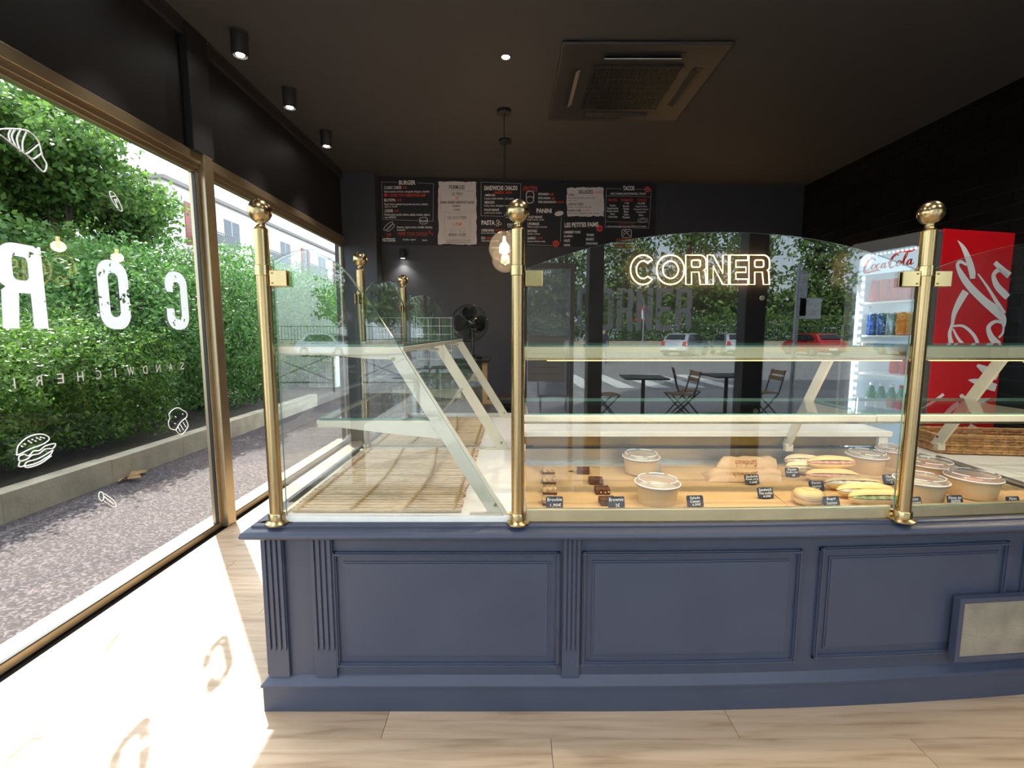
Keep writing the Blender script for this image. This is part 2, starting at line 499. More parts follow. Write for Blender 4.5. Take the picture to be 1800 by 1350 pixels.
def tag(o, label=None, cat=None, group=None, kind=None):
    if label: o['label'] = label
    if cat: o['category'] = cat
    if group: o['group'] = group
    if kind: o['kind'] = kind
    return o
def thing(name, label, cat, loc=(0, 0, 0), rz=0.0, group=None):
    o = bpy.data.objects.new(name, None)
    o.empty_display_size = 0.05
    o.location = loc; o.rotation_euler = (0, 0, rz)
    col.objects.link(o)
    return tag(o, label, cat, group)
def struct(o): return tag(o, kind='structure')
def dup(root, loc=None, rz=None, label=None, group=None):
    r = root.copy(); col.objects.link(r)
    if loc is not None: r.location = loc
    if rz is not None: r.rotation_euler = (0, 0, rz)
    if label: r['label'] = label
    if group: r['group'] = group
    for ch in list(root.children):
        c = ch.copy(); col.objects.link(c); c.parent = r
        for g in ch.children:
            d = g.copy(); col.objects.link(d); d.parent = c
    return r
def one(name, me_src, mat, parent, loc=(0, 0, 0), rot=(0, 0, 0), scale=(1, 1, 1)):
    o = bpy.data.objects.new(name, me_src); col.objects.link(o)
    o.parent = parent; o.location = loc; o.rotation_euler = rot; o.scale = scale
    return o

# ---- flat shapes: text, letters, drawn lines
_tc = {}
def text_mesh(s, bold=0.0):
    k = (s, bold)
    if k in _tc: return _tc[k]
    cu = bpy.data.curves.new('lettering', 'FONT')
    cu.body = s; cu.size = 1; cu.resolution_u = 2; cu.offset = bold; cu.extrude = 0.0
    ob = bpy.data.objects.new('lettering', cu)
    me = bpy.data.meshes.new_from_object(ob)
    bpy.data.objects.remove(ob); bpy.data.curves.remove(cu)
    n = len(me.vertices)
    co = np.zeros(n * 3); me.vertices.foreach_get('co', co); co = co.reshape(-1, 3)
    if n:
        mn, mx = co.min(0), co.max(0)
        co = (co - mn) / np.maximum(mx - mn, 1e-6)
        co[:, 2] = 0
    tris = [tuple(p.vertices) for p in me.polygons]
    bpy.data.meshes.remove(me)
    _tc[k] = (co, tris)
    return _tc[k]
def put_text(name, s, mat, parent, origin, ex, ey, bold=0.0, off=0.0):
    """the words fitted into the box origin, origin+ex, origin+ey"""
    co, tr = text_mesh(s, bold)
    ex, ey, origin = Vector(ex), Vector(ey), Vector(origin)
    nz = ex.cross(ey).normalized()
    me = bpy.data.meshes.new(name)
    me.from_pydata([tuple(origin + ex * c[0] + ey * c[1] + nz * off) for c in co], [], tr)
    return link(name, me, mat, parent)
def fill_mesh(splines, ext=0.0):
    cu = bpy.data.curves.new('outline', 'CURVE'); cu.dimensions = '2D'; cu.fill_mode = 'BOTH'; cu.extrude = ext
    for pts in splines:
        sp = cu.splines.new('POLY'); sp.points.add(len(pts) - 1); sp.use_cyclic_u = True
        for p, q in zip(sp.points, pts): p.co = (q[0], q[1], 0, 1)
    ob = bpy.data.objects.new('outline', cu)
    me = bpy.data.meshes.new_from_object(ob)
    bpy.data.objects.remove(ob); bpy.data.curves.remove(cu)
    vs = [tuple(v.co) for v in me.vertices]; fs = [tuple(p.vertices) for p in me.polygons]
    bpy.data.meshes.remove(me)
    return vs, fs
def arc(cx, cy_, rx, ry, a0, a1, n=8):
    return [(cx + rx * math.cos(math.radians(a0 + (a1 - a0) * i / n)), cy_ + ry * math.sin(math.radians(a0 + (a1 - a0) * i / n))) for i in range(n + 1)]
def rrect(x0, y0, x1, y1, r, n=8):
    return arc(x1 - r, y1 - r, r, r, 0, 90, n) + arc(x0 + r, y1 - r, r, r, 90, 180, n) + arc(x0 + r, y0 + r, r, r, 180, 270, n) + arc(x1 - r, y0 + r, r, r, 270, 360, n)
def letter(ch, w, h, s, r):
    ri = max(0.02 * w, r - s * 0.8)
    if ch == 'O':
        return [rrect(0, 0, w, h, r), rrect(s, s, w - s, h - s, ri)[::-1]]
    if ch == 'C' and r > 0.46 * w:
        o = arc(w / 2, h / 2, w / 2, h / 2, 42, 318, 30)
        return [o + arc(w / 2, h / 2, w / 2 - s, h / 2 - s, 312, 48, 26)]
    if ch == 'C':
        g0, g1 = 0.36 * h, 0.64 * h
        o = [(w, g1)] + arc(w - r, h - r, r, r, 0, 90) + arc(r, h - r, r, r, 90, 180) + arc(r, r, r, r, 180, 270) + arc(w - r, r, r, r, 270, 360) + [(w, g0), (w - s, g0)]
        i = arc(w - s - ri, s + ri, ri, ri, 360, 270) + arc(s + ri, s + ri, ri, ri, 270, 180) + arc(s + ri, h - s - ri, ri, ri, 180, 90) + arc(w - s - ri, h - s - ri, ri, ri, 90, 0) + [(w - s, g1)]
        return [o + i]
    if ch == 'R':
        m = 0.42 * h
        rb = min(r, (h - m) * 0.5)
        o = [(0, 0), (s, 0), (s, m), (w - s * 1.25, m), (w - s * 1.02, 0), (w, 0), (w - s * 0.16, m + 0.02 * h)] + arc(w - rb, m + 0.10 * h + rb * 0.3, rb, rb * 0.6, -50, 0, 4) + arc(w - rb, h - rb, rb, rb, 0, 90) + [(0, h)]
        rh = max(0.02 * w, rb - s * 0.8)
        return [o, rrect(s, m + s * 0.85, w - s, h - s * 0.85, min(rh, 0.3 * (w - 2 * s)))[::-1]]
    if ch == 'N':
        return [[(0, 0), (s, 0), (s, 0.62 * h), (w - s, 0), (w, 0), (w, h), (w - s, h), (w - s, 0.38 * h), (s, h), (0, h)]]
    if ch == 'E':
        t = s * 0.9
        return [[(0, 0), (w, 0), (w, t), (s, t), (s, 0.5 * h - t / 2), (w * 0.9, 0.5 * h - t / 2), (w * 0.9, 0.5 * h + t / 2), (s, 0.5 * h + t / 2), (s, h - t), (w, h - t), (w, h), (0, h)]]
def smooth_path(pts, k=6):
    """Catmull-Rom through pts (tuples of any size)"""
    P = [np.array(p, float) for p in pts]
    out_ = []
    for i in range(len(P) - 1):
        p0, p1, p2, p3 = P[max(i - 1, 0)], P[i], P[i + 1], P[min(i + 2, len(P) - 1)]
        for j in range(k):
            t = j / k
            out_.append(0.5 * (2 * p1 + (p2 - p0) * t + (2 * p0 - 5 * p1 + 4 * p2 - p3) * t * t + (3 * p1 - p0 - 3 * p2 + p3) * t ** 3))
    out_.append(P[-1])
    return out_
def ribbon(mb, pts, fn, k=6):
    """brush stroke: pts (x, y, width), fn maps (x, y) to a 3D point"""
    S = smooth_path(pts, k)
    vs, fs = [], []
    for i, q in enumerate(S):
        a, b = S[max(i - 1, 0)], S[min(i + 1, len(S) - 1)]
        d = np.array([b[0] - a[0], b[1] - a[1]]); d /= max(np.hypot(*d), 1e-9)
        n = np.array([-d[1], d[0]]) * max(q[2], 0.001) / 2
        vs += [fn(q[0] + n[0], q[1] + n[1]), fn(q[0] - n[0], q[1] - n[1])]
    for i in range(len(S) - 1):
        fs.append((2 * i, 2 * i + 1, 2 * i + 3, 2 * i + 2))
    mb.add(vs, fs)
    return mb

# ================================================================== THE ROOM
WX = -2.17      # window wall
RX = 4.08       # tiled wall
FY = -0.70      # shop front behind the camera
CZ = 3.47       # ceiling
B0, B1 = Vector((-2.2, 6.405, 0)), Vector((4.2, 6.84, 0))   # back wall line
bdir = (B1 - B0).normalized(); bn = Vector((bdir.y, -bdir.x, 0))

fl = struct(MB().box(-2.3, RX + 0.12, FY - 0.1, 7.0, -0.12, -0.012).build('floor', 'black_matt'))
pm = MB().box(0, 1.287, 0, 0.189, -0.012, 0.0).build('plank', 'plank', fl)
pm.location = (-2.17, 1.55 + 0.19 * 0, 0)
plank_me = pm.data
rows = range(-12, 26)
offs = [0.31, 0.92, 0.05, 0.66, 1.12, 0.47]
first = True
for j in rows:
    y = 1.357 + 0.19 * j
    if y > 6.3 or y < FY: continue
    x = -2.13 - offs[j % 6]
    while x < RX:
        x0, x1 = max(x, -2.13), min(x + 1.29, RX)
        if x1 - x0 > 0.05:
            o = pm if first else one('plank', plank_me, None, fl)
            first = False
            o.location = (x0, y, 0); o.scale = ((x1 - x0 - 0.002) / 1.287, 1, 1)
        x += 1.29

struct(MB().box(-2.3, RX + 0.12, FY - 0.1, 7.0, CZ, CZ + 0.14).build('ceiling', 'ceiling_paint'))
wb = MB()
wb.prism([B0, B1, B1 + Vector((0, 0, CZ)), B0 + Vector((0, 0, CZ))], -bn * 0.15)
struct(wb.build('wall_back', 'dark_wall'))
p0 = at_y(608, 500, 6.2); p1 = at_y(664, 500, 6.2)
struct(MB().box(WX, p1.x, 6.2, 6.6, 0, CZ).build('trim_1', 'dark_wall', bevel=0.004))

# tiled wall: long black glazed bricks with fine joints
wr = struct(MB().box(RX, RX + 0.12, FY - 0.1, 7.0, 0, CZ).build('wall_right', 'tile_joint'))
BL, BH, BT = 0.285, 0.118, 0.012
brick_me = None
low = MB()
for j in range(0, 30):
    z0 = j * BH
    z1 = min(z0 + BH - 0.005, CZ - 0.001)
    y = 3.55 - (BL / 2 if j % 2 else 0)
    while y < 6.82:
        y0, y1 = y, min(y + BL - 0.005, 6.82)
        if y1 - y0 > 0.03:
            dep = BT + random.uniform(-0.0015, 0.0015)
            if z0 > 1.25:
                if brick_me is None:
                    o = MB().box(-1, 0, 0, 1, 0, 1).build('brick', 'black_tile', wr, bevel=0.0); brick_me = o.data
                else:
                    o = one('brick', brick_me, None, wr)
                o.location = (RX, y0, z0); o.scale = (dep, y1 - y0, z1 - z0)
            else:
                low.box(RX - dep, RX, y0, y1, z0, z1)
        y += BL
    if z1 >= CZ - 0.002: break
low.box(RX - 0.010, RX, FY, 3.40, 0, CZ)
tag(low.build('brick_field', 'black_tile', wr), kind='stuff')

# window wall: black fascia, bronze frames, glass to the floor
wl = MB()
wl.box(WX - 0.12, WX, FY - 0.1, 6.6, 2.665, CZ)
struct(wl.build('wall_left', 'black_wall'))
struct(MB().box(WX, WX + 0.05, 3.30, 3.52, 2.665, CZ - 0.01).build('trim_2', 'black_wall', bevel=0.004))
struct(MB().box(WX, WX + 0.035, FY, 6.2, 3.385, CZ - 0.004).box(WX + 0.035, WX + 0.042, FY, 6.2, 3.455, CZ - 0.002).build('trim_3', 'ceiling_fitting'))
struct(MB().box(WX - 0.20, WX - 0.03, FY - 0.1, 6.3, -0.03, 0.012).build('trim_4', 'concrete'))
def window(n, y0, y1):
    wdw = bpy.data.objects.new('window_%d' % n, None); col.objects.link(wdw); struct(wdw)
    x0, x1 = WX - 0.045, WX + 0.028
    pn = MB().box(WX - 0.012, WX - 0.004, y0 + 0.04, y1 - 0.04, 0.035, 2.55).build('pane', 'window_glass', wdw)
    MB().box(x0, x1, y0, y1, 2.60, 2.665).box(x0, x1 - 0.015, y0, y1, 2.565, 2.60).box(x0, x1 - 0.03, y0, y1, 2.54, 2.565).build('top_rail', 'frame_bronze', wdw, bevel=0.003)
    MB().box(x0, x1 - 0.03, y0, y1, 0.0, 0.045).build('bottom_rail', 'frame_bronze', wdw, bevel=0.003)
    g = MB().box(WX - 0.018, WX + 0.003, y0 + 0.03, y1 - 0.03, 0.045, 0.053)
    for yy in (y0 + 0.036, y1 - 0.044): g.box(WX - 0.018, WX + 0.004, yy, yy + 0.008, 0.045, 2.54)
    g.build('gasket', 'gasket', wdw)
    for yy in (y0, y1 - 0.036): MB().box(x0, x1 - 0.02, yy, yy + 0.036, 0.045, 2.54).build('stile', 'frame_bronze', wdw, bevel=0.003)
    return wdw
window(1, FY + 0.1, 3.40)
window(2, 3.50, 6.22)
struct(MB().box(WX - 0.07, WX + 0.05, 3.40, 3.50, 0, 2.68).build('trim_5', 'frame_bronze', bevel=0.006))
struct(MB().box(WX - 0.1, WX, 6.2, 6.6, 0, 2.67).build('trim_6', 'dark_wall'))

# shop front behind the camera
wf = MB().box(-2.3, RX + 0.12, FY - 0.14, FY, 2.72, CZ)
struct(wf.build('wall_front', 'black_wall'))
MULL = [(-2.30, -2.12), (-1.41, -1.34), (0.0, 0.07), (0.716, 0.84), (2.07, 2.25), (3.92, 4.2)]
for i, (a, b) in enumerate(MULL):
    struct(MB().box(a, b, FY - 0.12, FY + 0.03, 0, 2.72).build('trim_%d' % (7 + i), 'black_steel', bevel=0.004))
k = 3
for i in range(len(MULL) - 1):
    a, b = MULL[i][1], MULL[i + 1][0]
    if i == 2: continue
    wdw = bpy.data.objects.new('window_%d' % k, None); col.objects.link(wdw); struct(wdw); k += 1
    if i == 3:
        a = 0.62
        MB().box(a, b, FY - 0.135, FY - 0.127, 0.08, 2.66).build('pane', 'window_glass', wdw)
    else:
        MB().box(a, b, FY - 0.05, FY - 0.042, 0.08, 2.66).build('pane', 'window_glass', wdw)
    MB().box(a, b, FY - 0.08, FY, 0, 0.08).build('bottom_rail', 'black_steel', wdw)
    MB().box(a, b, FY - 0.08, FY, 2.66, 2.72).build('top_rail', 'black_steel', wdw)
dr = bpy.data.objects.new('door_1', None); col.objects.link(dr); struct(dr)
MB().box(0.11, 0.564, FY - 0.05, FY - 0.042, 0.12, 1.99).build('pane', 'door_glass', dr)
MB().box(0.07, 0.60, FY - 0.07, FY - 0.02, 0.0, 0.12).box(0.07, 0.60, FY - 0.07, FY - 0.02, 1.99, 2.04).build('rail', 'zinc', dr)
for a in (0.07, 0.564): MB().box(a, a + 0.036, FY - 0.07, FY - 0.02, 0.12, 1.99).build('stile', 'zinc', dr)
MB().cyl((0.54, FY + 0.03, 0.9), (0.54, FY + 0.03, 1.3), 0.012).cyl((0.54, FY + 0.03, 0.95), (0.56, FY - 0.03, 0.95), 0.008).cyl((0.54, FY + 0.03, 1.25), (0.56, FY - 0.03, 1.25), 0.008).build('handle', 'zinc', dr, smooth=40)
MB().box(0.07, 0.60, FY - 0.05, FY - 0.042, 2.09, 2.66).box(0.07, 0.60, FY - 0.07, FY - 0.02, 2.04, 2.09).build('transom', 'window_glass', dr)
MB().box(0.07, 0.60, FY - 0.08, FY, 2.66, 2.72).build('top_rail', 'black_steel', dr)

# floors above; unseen blocks added beside and behind to stop light leaking in
struct(MB().box(-2.45, 9, FY - 0.25, 9, CZ + 0.14, 15).build('upper_storeys', 'white_wall'))
struct(MB().box(RX + 0.13, 9, FY - 0.2, 9, -0.1, CZ + 0.14).box(-2.3, RX + 0.12, 7.05, 9, -0.1, CZ + 0.14).build('light_leak_blocks', 'white_wall'))

# ================================================================== COUNTER BASE
XL, YF, XR = -0.93, 1.69, 3.3
YB = 4.02
def counter_sweep(prof, yb=YB, n=36):
    """profile (outward offset, z) led along the counter's side, round its corner and along its bowed front"""
    mb = MB(); vs = []; m = len(prof)
    path = [('s', yb), ('c', 0)] + [('f', XL + (XR - XL) * i / n) for i in range(1, n + 1)]
    for kind, q in path:
        for o, z in prof:
            if kind == 's': vs.append((XL - o, q, z))
            elif kind == 'c': vs.append((XL - o, YF - o, z))
            else: vs.append((q, YF + bow(q) - o, z))
    fs = []
    for i in range(len(path) - 1):
        for j in range(m):
            fs.append((i * m + j, i * m + (j + 1) % m, (i + 1) * m + (j + 1) % m, (i + 1) * m + j))
    fs += [tuple(range(m)), tuple(range(len(path) * m - 1, (len(path) - 1) * m - 1, -1))]
    return mb.add(vs, fs)
def cz(v): return at_y(900, v, YF).z
def cx(u, v=1060): return at_y(u, v, YF).x
ct = thing('display_counter', 'navy painted wooden counter base with fluted pilasters and framed panels under the glass case', 'counter', (0, 0, 0))
MB().xbox(XL, XR, YF, YF + 0.70, 0.02, 0.70, 30).box(XL, -0.02, YF + 0.6, YB, 0.02, 0.70).build('body', 'navy_paint', ct)
counter_sweep([(-0.3, 0.700), (0.0, 0.700), (0.048, 0.700), (0.056, 0.706), (0.058, 0.714), (0.054, 0.724), (0.044, 0.731), (0.032, 0.735), (0.026, 0.737), (0.026, 0.743), (0.020, 0.748), (0.012, 0.750), (-0.3, 0.750)]).build('top_moulding', 'navy_paint', ct, smooth=35)
MB().box(XL, -0.01, YF + 0.2, YB, 0.70, 0.750).xbox(-0.4, XR, YF + 0.29, YF + 0.72, 0.70, 0.750).build('top_board', 'navy_paint', ct)
zp = cz(1200)
counter_sweep([(-0.2, 0.0), (0.022, 0.0), (0.022, 0.098), (-0.2, 0.098)]).build('plinth', 'navy_paint', ct)
counter_sweep([(-0.2, 0.098), (0.022, 0.098), (0.028, 0.103), (0.028, 0.110), (0.022, 0.116), (0.014, 0.122), (0.008, 0.130), (0.0, 0.136), (-0.2, 0.136)]).build('plinth_bead', 'navy_paint', ct, smooth=35)
ZT = 0.700
def pilaster(x0, x1, zb, ribs=4, zr=None, proud=0.014):
    o = MB().xbox(x0, x1, YF - proud, YF + 0.01, zb, ZT, 2).build('pilaster', 'navy_paint', ct, bevel=0.0015)
    zr = zr if zr else zb + 0.11
    wdt = x1 - x0
    rw = wdt / (ribs * 1.6)
    for i in range(ribs):
        xc = x0 + wdt * (i + 0.5) / ribs
        mb = MB()
        pts = [(xc - rw / 2, zr + 0.012), (xc - rw / 4, zr + 0.002), (xc + rw / 4, zr + 0.002), (xc + rw / 2, zr + 0.012), (xc + rw / 2, ZT), (xc - rw / 2, ZT)]
        mb.prism([(p[0], YF - proud - 0.007 + bow(xc), p[1]) for p in pts], (0, 0.008, 0))
        mb.build('reed', 'navy_paint', o, bevel=0.001)
    return o
def zc(v): return cz(v)
pilaster(XL, cx(506), 0.136)
MB().box(XL - 0.012, XL + 0.005, YF, YF + 0.10, 0.136, ZT).build('pilaster', 'navy_paint', ct, bevel=0.0015)
pilaster(cx(552), cx(590), 0.136)
pilaster(cx(988), cx(1019), 0.136)
def panel(x0, x1, z0, z1, field=True):
    """bolection moulding round a sunk panel with a raised field"""
    def bar(a, b, c, d, y0, y1):
        return MB().xbox(a, b, y0, y1, c, d, 14)
    t = 0.016
    for (a, b, c, d) in ((x0, x1, z1 - t, z1), (x0, x1, z0, z0 + t), (x0, x0 + t, z0, z1), (x1 - t, x1, z0, z1)):
        m = bar(a, b, c, d, YF - 0.010, YF + 0.006)
        if b - a > d - c: m.xbox(a, b, YF - 0.016, YF - 0.009, c + 0.005, d - 0.005, 14)
        else: m.xbox(a + 0.005, b - 0.005, YF - 0.016, YF - 0.009, c, d, 2)
        m.build('panel_moulding', 'navy_paint', ct, bevel=0.0012)
    f = 0.030
    g = 0.007
    q = bar(x0 + t + f, x1 - t - f, z0 + t + f, z1 - t - f, YF - 0.007, YF + 0.003).build('panel_field', 'navy_paint', ct, bevel=0.002)
    for (a, b, c, d) in ((x0 + t + f - g, x1 - t - f + g, z1 - t - f, z1 - t - f + g), (x0 + t + f - g, x1 - t - f + g, z0 + t + f - g, z0 + t + f), (x0 + t + f - g, x0 + t + f, z0 + t + f, z1 - t - f), (x1 - t - f, x1 - t - f + g, z0 + t + f, z1 - t - f)):
        bar(a, b, c, d, YF - 0.004, YF + 0.003).build('field_bead', 'navy_paint', q, bevel=0.001)
panel(cx(588), cx(984), zc(1170), zc(969))
panel(cx(1022), cx(1408), zc(1168), zc(968))
panel(cx(1440), cx(1797), zc(1163), zc(965))
panel(cx(1830), 3.2, zc(1163), zc(965))
# air vent let into the third panel
vx0, vx1, vz0, vz1 = cx(1692), cx(1692) + 0.42, zc(1168), zc(1056)
vt = thing('air_vent', 'navy framed metal mesh air vent fixed low on the counter front', 'vent', (0, 0, 0))
vt.location = (vx0, YF + bow(vx0) - 0.0165, 0); vt.rotation_euler = (0, 0, math.atan2(bow(vx1) - bow(vx0), vx1 - vx0))
vx1 -= vx0; vx0 = 0.0
yv = 0.004
fr = MB()
for (a, b, c, d) in ((vx0 + 0.02, vx1 - 0.02, vz0, vz0 + 0.02), (vx0 + 0.02, vx1 - 0.02, vz1 - 0.02, vz1), (vx0, vx0 + 0.02, vz0, vz1), (vx1 - 0.02, vx1, vz0, vz1)):
    MB().box(a, b, yv - 0.034, yv - 0.005, c, d).build('frame_bar', 'navy_paint', vt, bevel=0.002)
MB().box(vx0 + 0.02, vx1 - 0.02, yv - 0.018, yv - 0.014, vz0 + 0.02, vz1 - 0.02).build('backing', 'vent_grime', vt)
ms = MB()
x = vx0 + 0.024
while x < vx1 - 0.022:
    ms.box(x, x + 0.0026, yv - 0.030, yv - 0.026, vz0 + 0.02, vz1 - 0.02); x += 0.0062
z = vz0 + 0.024
while z < vz1 - 0.022:
    ms.box(vx0 + 0.02, vx1 - 0.02, yv - 0.031, yv - 0.027, z, z + 0.0026); z += 0.0062
tag(ms.build('mesh', 'vent_mesh', vt), kind='stuff')

# ================================================================== GLASS CASE
ZC = 0.750
case = thing('glass_display_case', 'brass and glass display case with sloping brackets standing on the navy counter', 'display case')
def post(x, y, clips=()):
    p = MB().lathe([(0.0235, ZC + 0.01), (0.0235, ZC + 1.048), (0.0242, ZC + 1.052), (0.021, ZC + 1.056), (0.0165, ZC + 1.060), (0.0145, ZC + 1.068), (0.0145, ZC + 1.074), (0.018, ZC + 1.079)], (x, y, 0), 28).build('post', 'brass', case, smooth=40)
    MB().ball((x, y, ZC + 1.114), 0.0395, 28, 16).build('ball_finial', 'brass', p, smooth=60)
    MB().lathe([(0.0, ZC), (0.042, ZC), (0.042, ZC + 0.005), (0.033, ZC + 0.011), (0.029, ZC + 0.013), (0.029, ZC + 0.036), (0.027, ZC + 0.040), (0.0238, ZC + 0.040)], (x, y, 0), 28).build('base_flange', 'brass', p, smooth=35)
    MB().lathe([(0.0238, ZC + 0.895), (0.0265, ZC + 0.897), (0.0265, ZC + 0.930), (0.0238, ZC + 0.932)], (x, y, 0), 28).build('collar', 'brass', p, smooth=35)
    for (dx, dy) in clips:
        c = MB()
        ux, uy = dx, dy
        for s in (-1, 1):
            nx, ny = -uy * s, ux * s
            q = Matrix.Translation((x, y, ZC + 0.887)) @ Matrix(((ux, nx, 0, 0), (uy, ny, 0, 0), (0, 0, 1, 0), (0, 0, 0, 1)))
            c.box(0.026, 0.086, 0.006, 0.012, -0.027, 0.027, q)
        c.build('glass_clip', 'brass', p, bevel=0.0015)
        for s in (-1, 1):
            nx, ny = -uy * s, ux * s
            for dz in (-0.017, 0.017):
                a = Vector((x + ux * 0.036 + nx * 0.010, y + uy * 0.036 + ny * 0.010, ZC + 0.887 + dz))
                MB().cyl(a, a + Vector((nx, ny, 0)) * 0.004, 0.0035, n=10).build('screw', 'dark_brass', p, smooth=40)
    return p
PX, PY = -0.868, 1.68
PB, PD = 2.76, 3.83
X2, X3, X4 = 0.021, 1.462, 2.95
post(PX, PY, [(1, 0), (0, 1)])
post(X2, PY, [(1, 0)])
post(X3, PY + bow(X3) * 0.6, [(-1, 0), (1, 0)])
post(X4, PY + bow(X4), [(-1, 0)])
post(PX, PB, [(0, -1), (0, 1)])
post(PX, PD, [(0, -1)])
def arch_pane(a, b, z0=0.795, ze=1.672, rise=0.125, th=0.008, nm='front_glass'):
    a, b = Vector(a), Vector(b); d = b - a; n = 24
    pts = [a + Vector((0, 0, z0)), b + Vector((0, 0, z0))]
    for i in range(n + 1):
        s = i / n
        q = 2 * s - 1
        pts.append(b - d * s + Vector((0, 0, ze + rise * (1 - abs(q) ** 2.2))))
    nv = Vector((-d.y, d.x, 0)).normalized()
    return MB().prism([p - nv * th / 2 for p in pts], nv * th).build(nm, 'case_glass', case, edge_mat='glass_edge', edge_axis=nv)
y3 = PY + bow(X3) * 0.6
GY = 1.690
arch_pane((X2 + 0.032, GY, 0), (X3 - 0.032, GY + 0.018, 0))
arch_pane((X3 + 0.032, GY + 0.020, 0), (X4 - 0.03, GY + bow(X4), 0))
arch_pane((PX + 0.004, PY + 0.032, 0), (PX + 0.004, PB - 0.032, 0), 0.765)
arch_pane((PX + 0.004, PB + 0.032, 0), (PX + 0.004, PD - 0.032, 0), 0.765)
prof = [(-0.838, 0.768), (-0.838, 1.690)] + [tuple(p) for p in smooth_path([(-0.838, 1.700), (-0.79, 1.722), (-0.735, 1.735), (-0.66, 1.728), (-0.577, 1.656), (-0.50, 1.550), (-0.42, 1.425)], 4)] + [(-0.030, 0.768)]
for yy in (GY, 2.735, 3.765):
    MB().prism([(p[0], yy, p[1]) for p in prof], (0, 0.008, 0)).build('end_glass', 'case_glass', case, edge_mat='glass_edge', edge_axis=(0, 1, 0))

# long arm beside the window: deck, shelves, brackets
MB().box(-0.86, 0.0, 1.70, 4.0, ZC, 0.762).build('deck', 'white_board', case, bevel=0.002)
MB().box(-0.84, -0.005, 1.683, 1.700, ZC, 0.772).build('front_trim', 'white_board', case, bevel=0.002)
MB().box(-0.875, -0.855, 1.72, 3.83, ZC, 0.770).build('side_trim', 'brass_satin', case, bevel=0.002)
def shelf(nm, x0, x1, y0, y1, z, trims):
    s = MB().box(x0, x1, y0, y1, z, z + 0.008).build(nm, 'case_glass', case, edge_mat='glass_edge', edge_axis=(0, 0, 1))
    for (a, b, c, d, zz0, zz1, mt) in trims:
        MB().box(a, b, c, d, zz0, zz1).build('shelf_trim', mt, s, bevel=0.0015)
    return s
ZU, ZL = 1.398, 1.122
shelf('upper_shelf', -0.845, -0.395, 1.725, 3.79, ZU, [(-0.845, -0.393, 1.712, 1.727, ZU - 0.030, ZU - 0.001, 'cream_metal'), (-0.405, -0.393, 1.727, 3.79, ZU - 0.020, ZU - 0.001, 'cream_metal'), (-0.850, -0.838, 1.727, 3.79, ZU - 0.012, ZU - 0.001, 'cream_metal')])
shelf('lower_shelf', -0.725, -0.285, 1.745, 3.79, ZL, [(-0.725, -0.27, 1.733, 1.748, ZL - 0.026, ZL - 0.001, 'cream_metal'), (-0.735, -0.725, 1.748, 3.79, ZL - 0.016, ZL - 0.001, 'cream_metal')])
for yy in (1.715, 2.722, 3.752):
    b = MB().prism([(-0.468, yy, ZU - 0.001), (-0.402, yy, ZU - 0.001), (-0.020, yy, 0.775), (-0.020, yy, 0.765), (-0.085, yy, 0.765)], (0, 0.012, 0)).build('bracket', 'cream_metal', case, bevel=0.0015)
    MB().box(-0.16, 0.0, yy - 0.004, yy + 0.016, 0.762, 0.773).build('foot', 'cream_metal', b)
    for (x, z) in ((-0.432, ZU - 0.045), (-0.062, 0.805)):
        MB().cyl((x, yy - 0.003, z), (x, yy, z), 0.007, n=12).build('screw', 'dark_brass', b, smooth=40)
    MB().prism([(-0.30, yy + 0.013, ZL - 0.004), (-0.70, yy + 0.013, ZL - 0.004), (-0.70, yy + 0.013, ZL - 0.018), (-0.42, yy + 0.013, ZL - 0.052), (-0.235, yy + 0.013, ZL - 0.070)], (0, 0.010, 0)).build('gusset', 'cream_metal', b, bevel=0.0015)
    MB().prism([(-0.40, yy + 0.013, ZU - 0.004), (-0.80, yy + 0.013, ZU - 0.004), (-0.80, yy + 0.013, ZU - 0.020), (-0.52, yy + 0.013, ZU - 0.045), (-0.38, yy + 0.013, ZU - 0.050)], (0, 0.010, 0)).build('gusset', 'cream_metal', b, bevel=0.0015)

# short arm facing the room
DZ = 0.765
MB().xbox(0.035, 2.25, 1.705, 2.425, ZC, DZ, 20).build('deck', 'stainless', case)
MB().xbox(0.050, X3 - 0.030, 1.686, 1.704, ZC, 0.799, 14).build('front_rail', 'brass_satin', case, bevel=0.003)
MB().xbox(X3 + 0.030, 3.25, 1.686, 1.704, ZC, 0.799, 18).build('front_rail', 'brass_satin', case, bevel=0.003)
MB().xbox(0.03, XR, 1.683, 1.686, ZC, 0.755, 24).build('front_lip', 'brass', case)
MB().box(0.035, 2.0, 2.425, 2.437, DZ, 0.842).build('back_riser', 'stainless', case)
MB().box(0.035, 1.97, 2.45, 2.47, 0.852, 0.905).build('back_rail', 'dark_brass', case, bevel=0.004)
MB().box(0.035, 1.97, 2.440, 2.452, 0.838, 0.846).build('back_channel', 'gasket', case)
MB().box(0.030, 1.985, 2.418, 2.92, 0.908, 0.934).build('back_top', 'white_board', case, bevel=0.002)
MB().box(1.925, 1.975, 2.43, 2.48, DZ, 0.908).build('back_leg', 'white_board', case, bevel=0.002)
MB().cyl((2.25, 2.44, 0.79), (2.25, 1.74, 0.775), 0.014, n=14).build('end_rail', 'stainless', case, smooth=40)
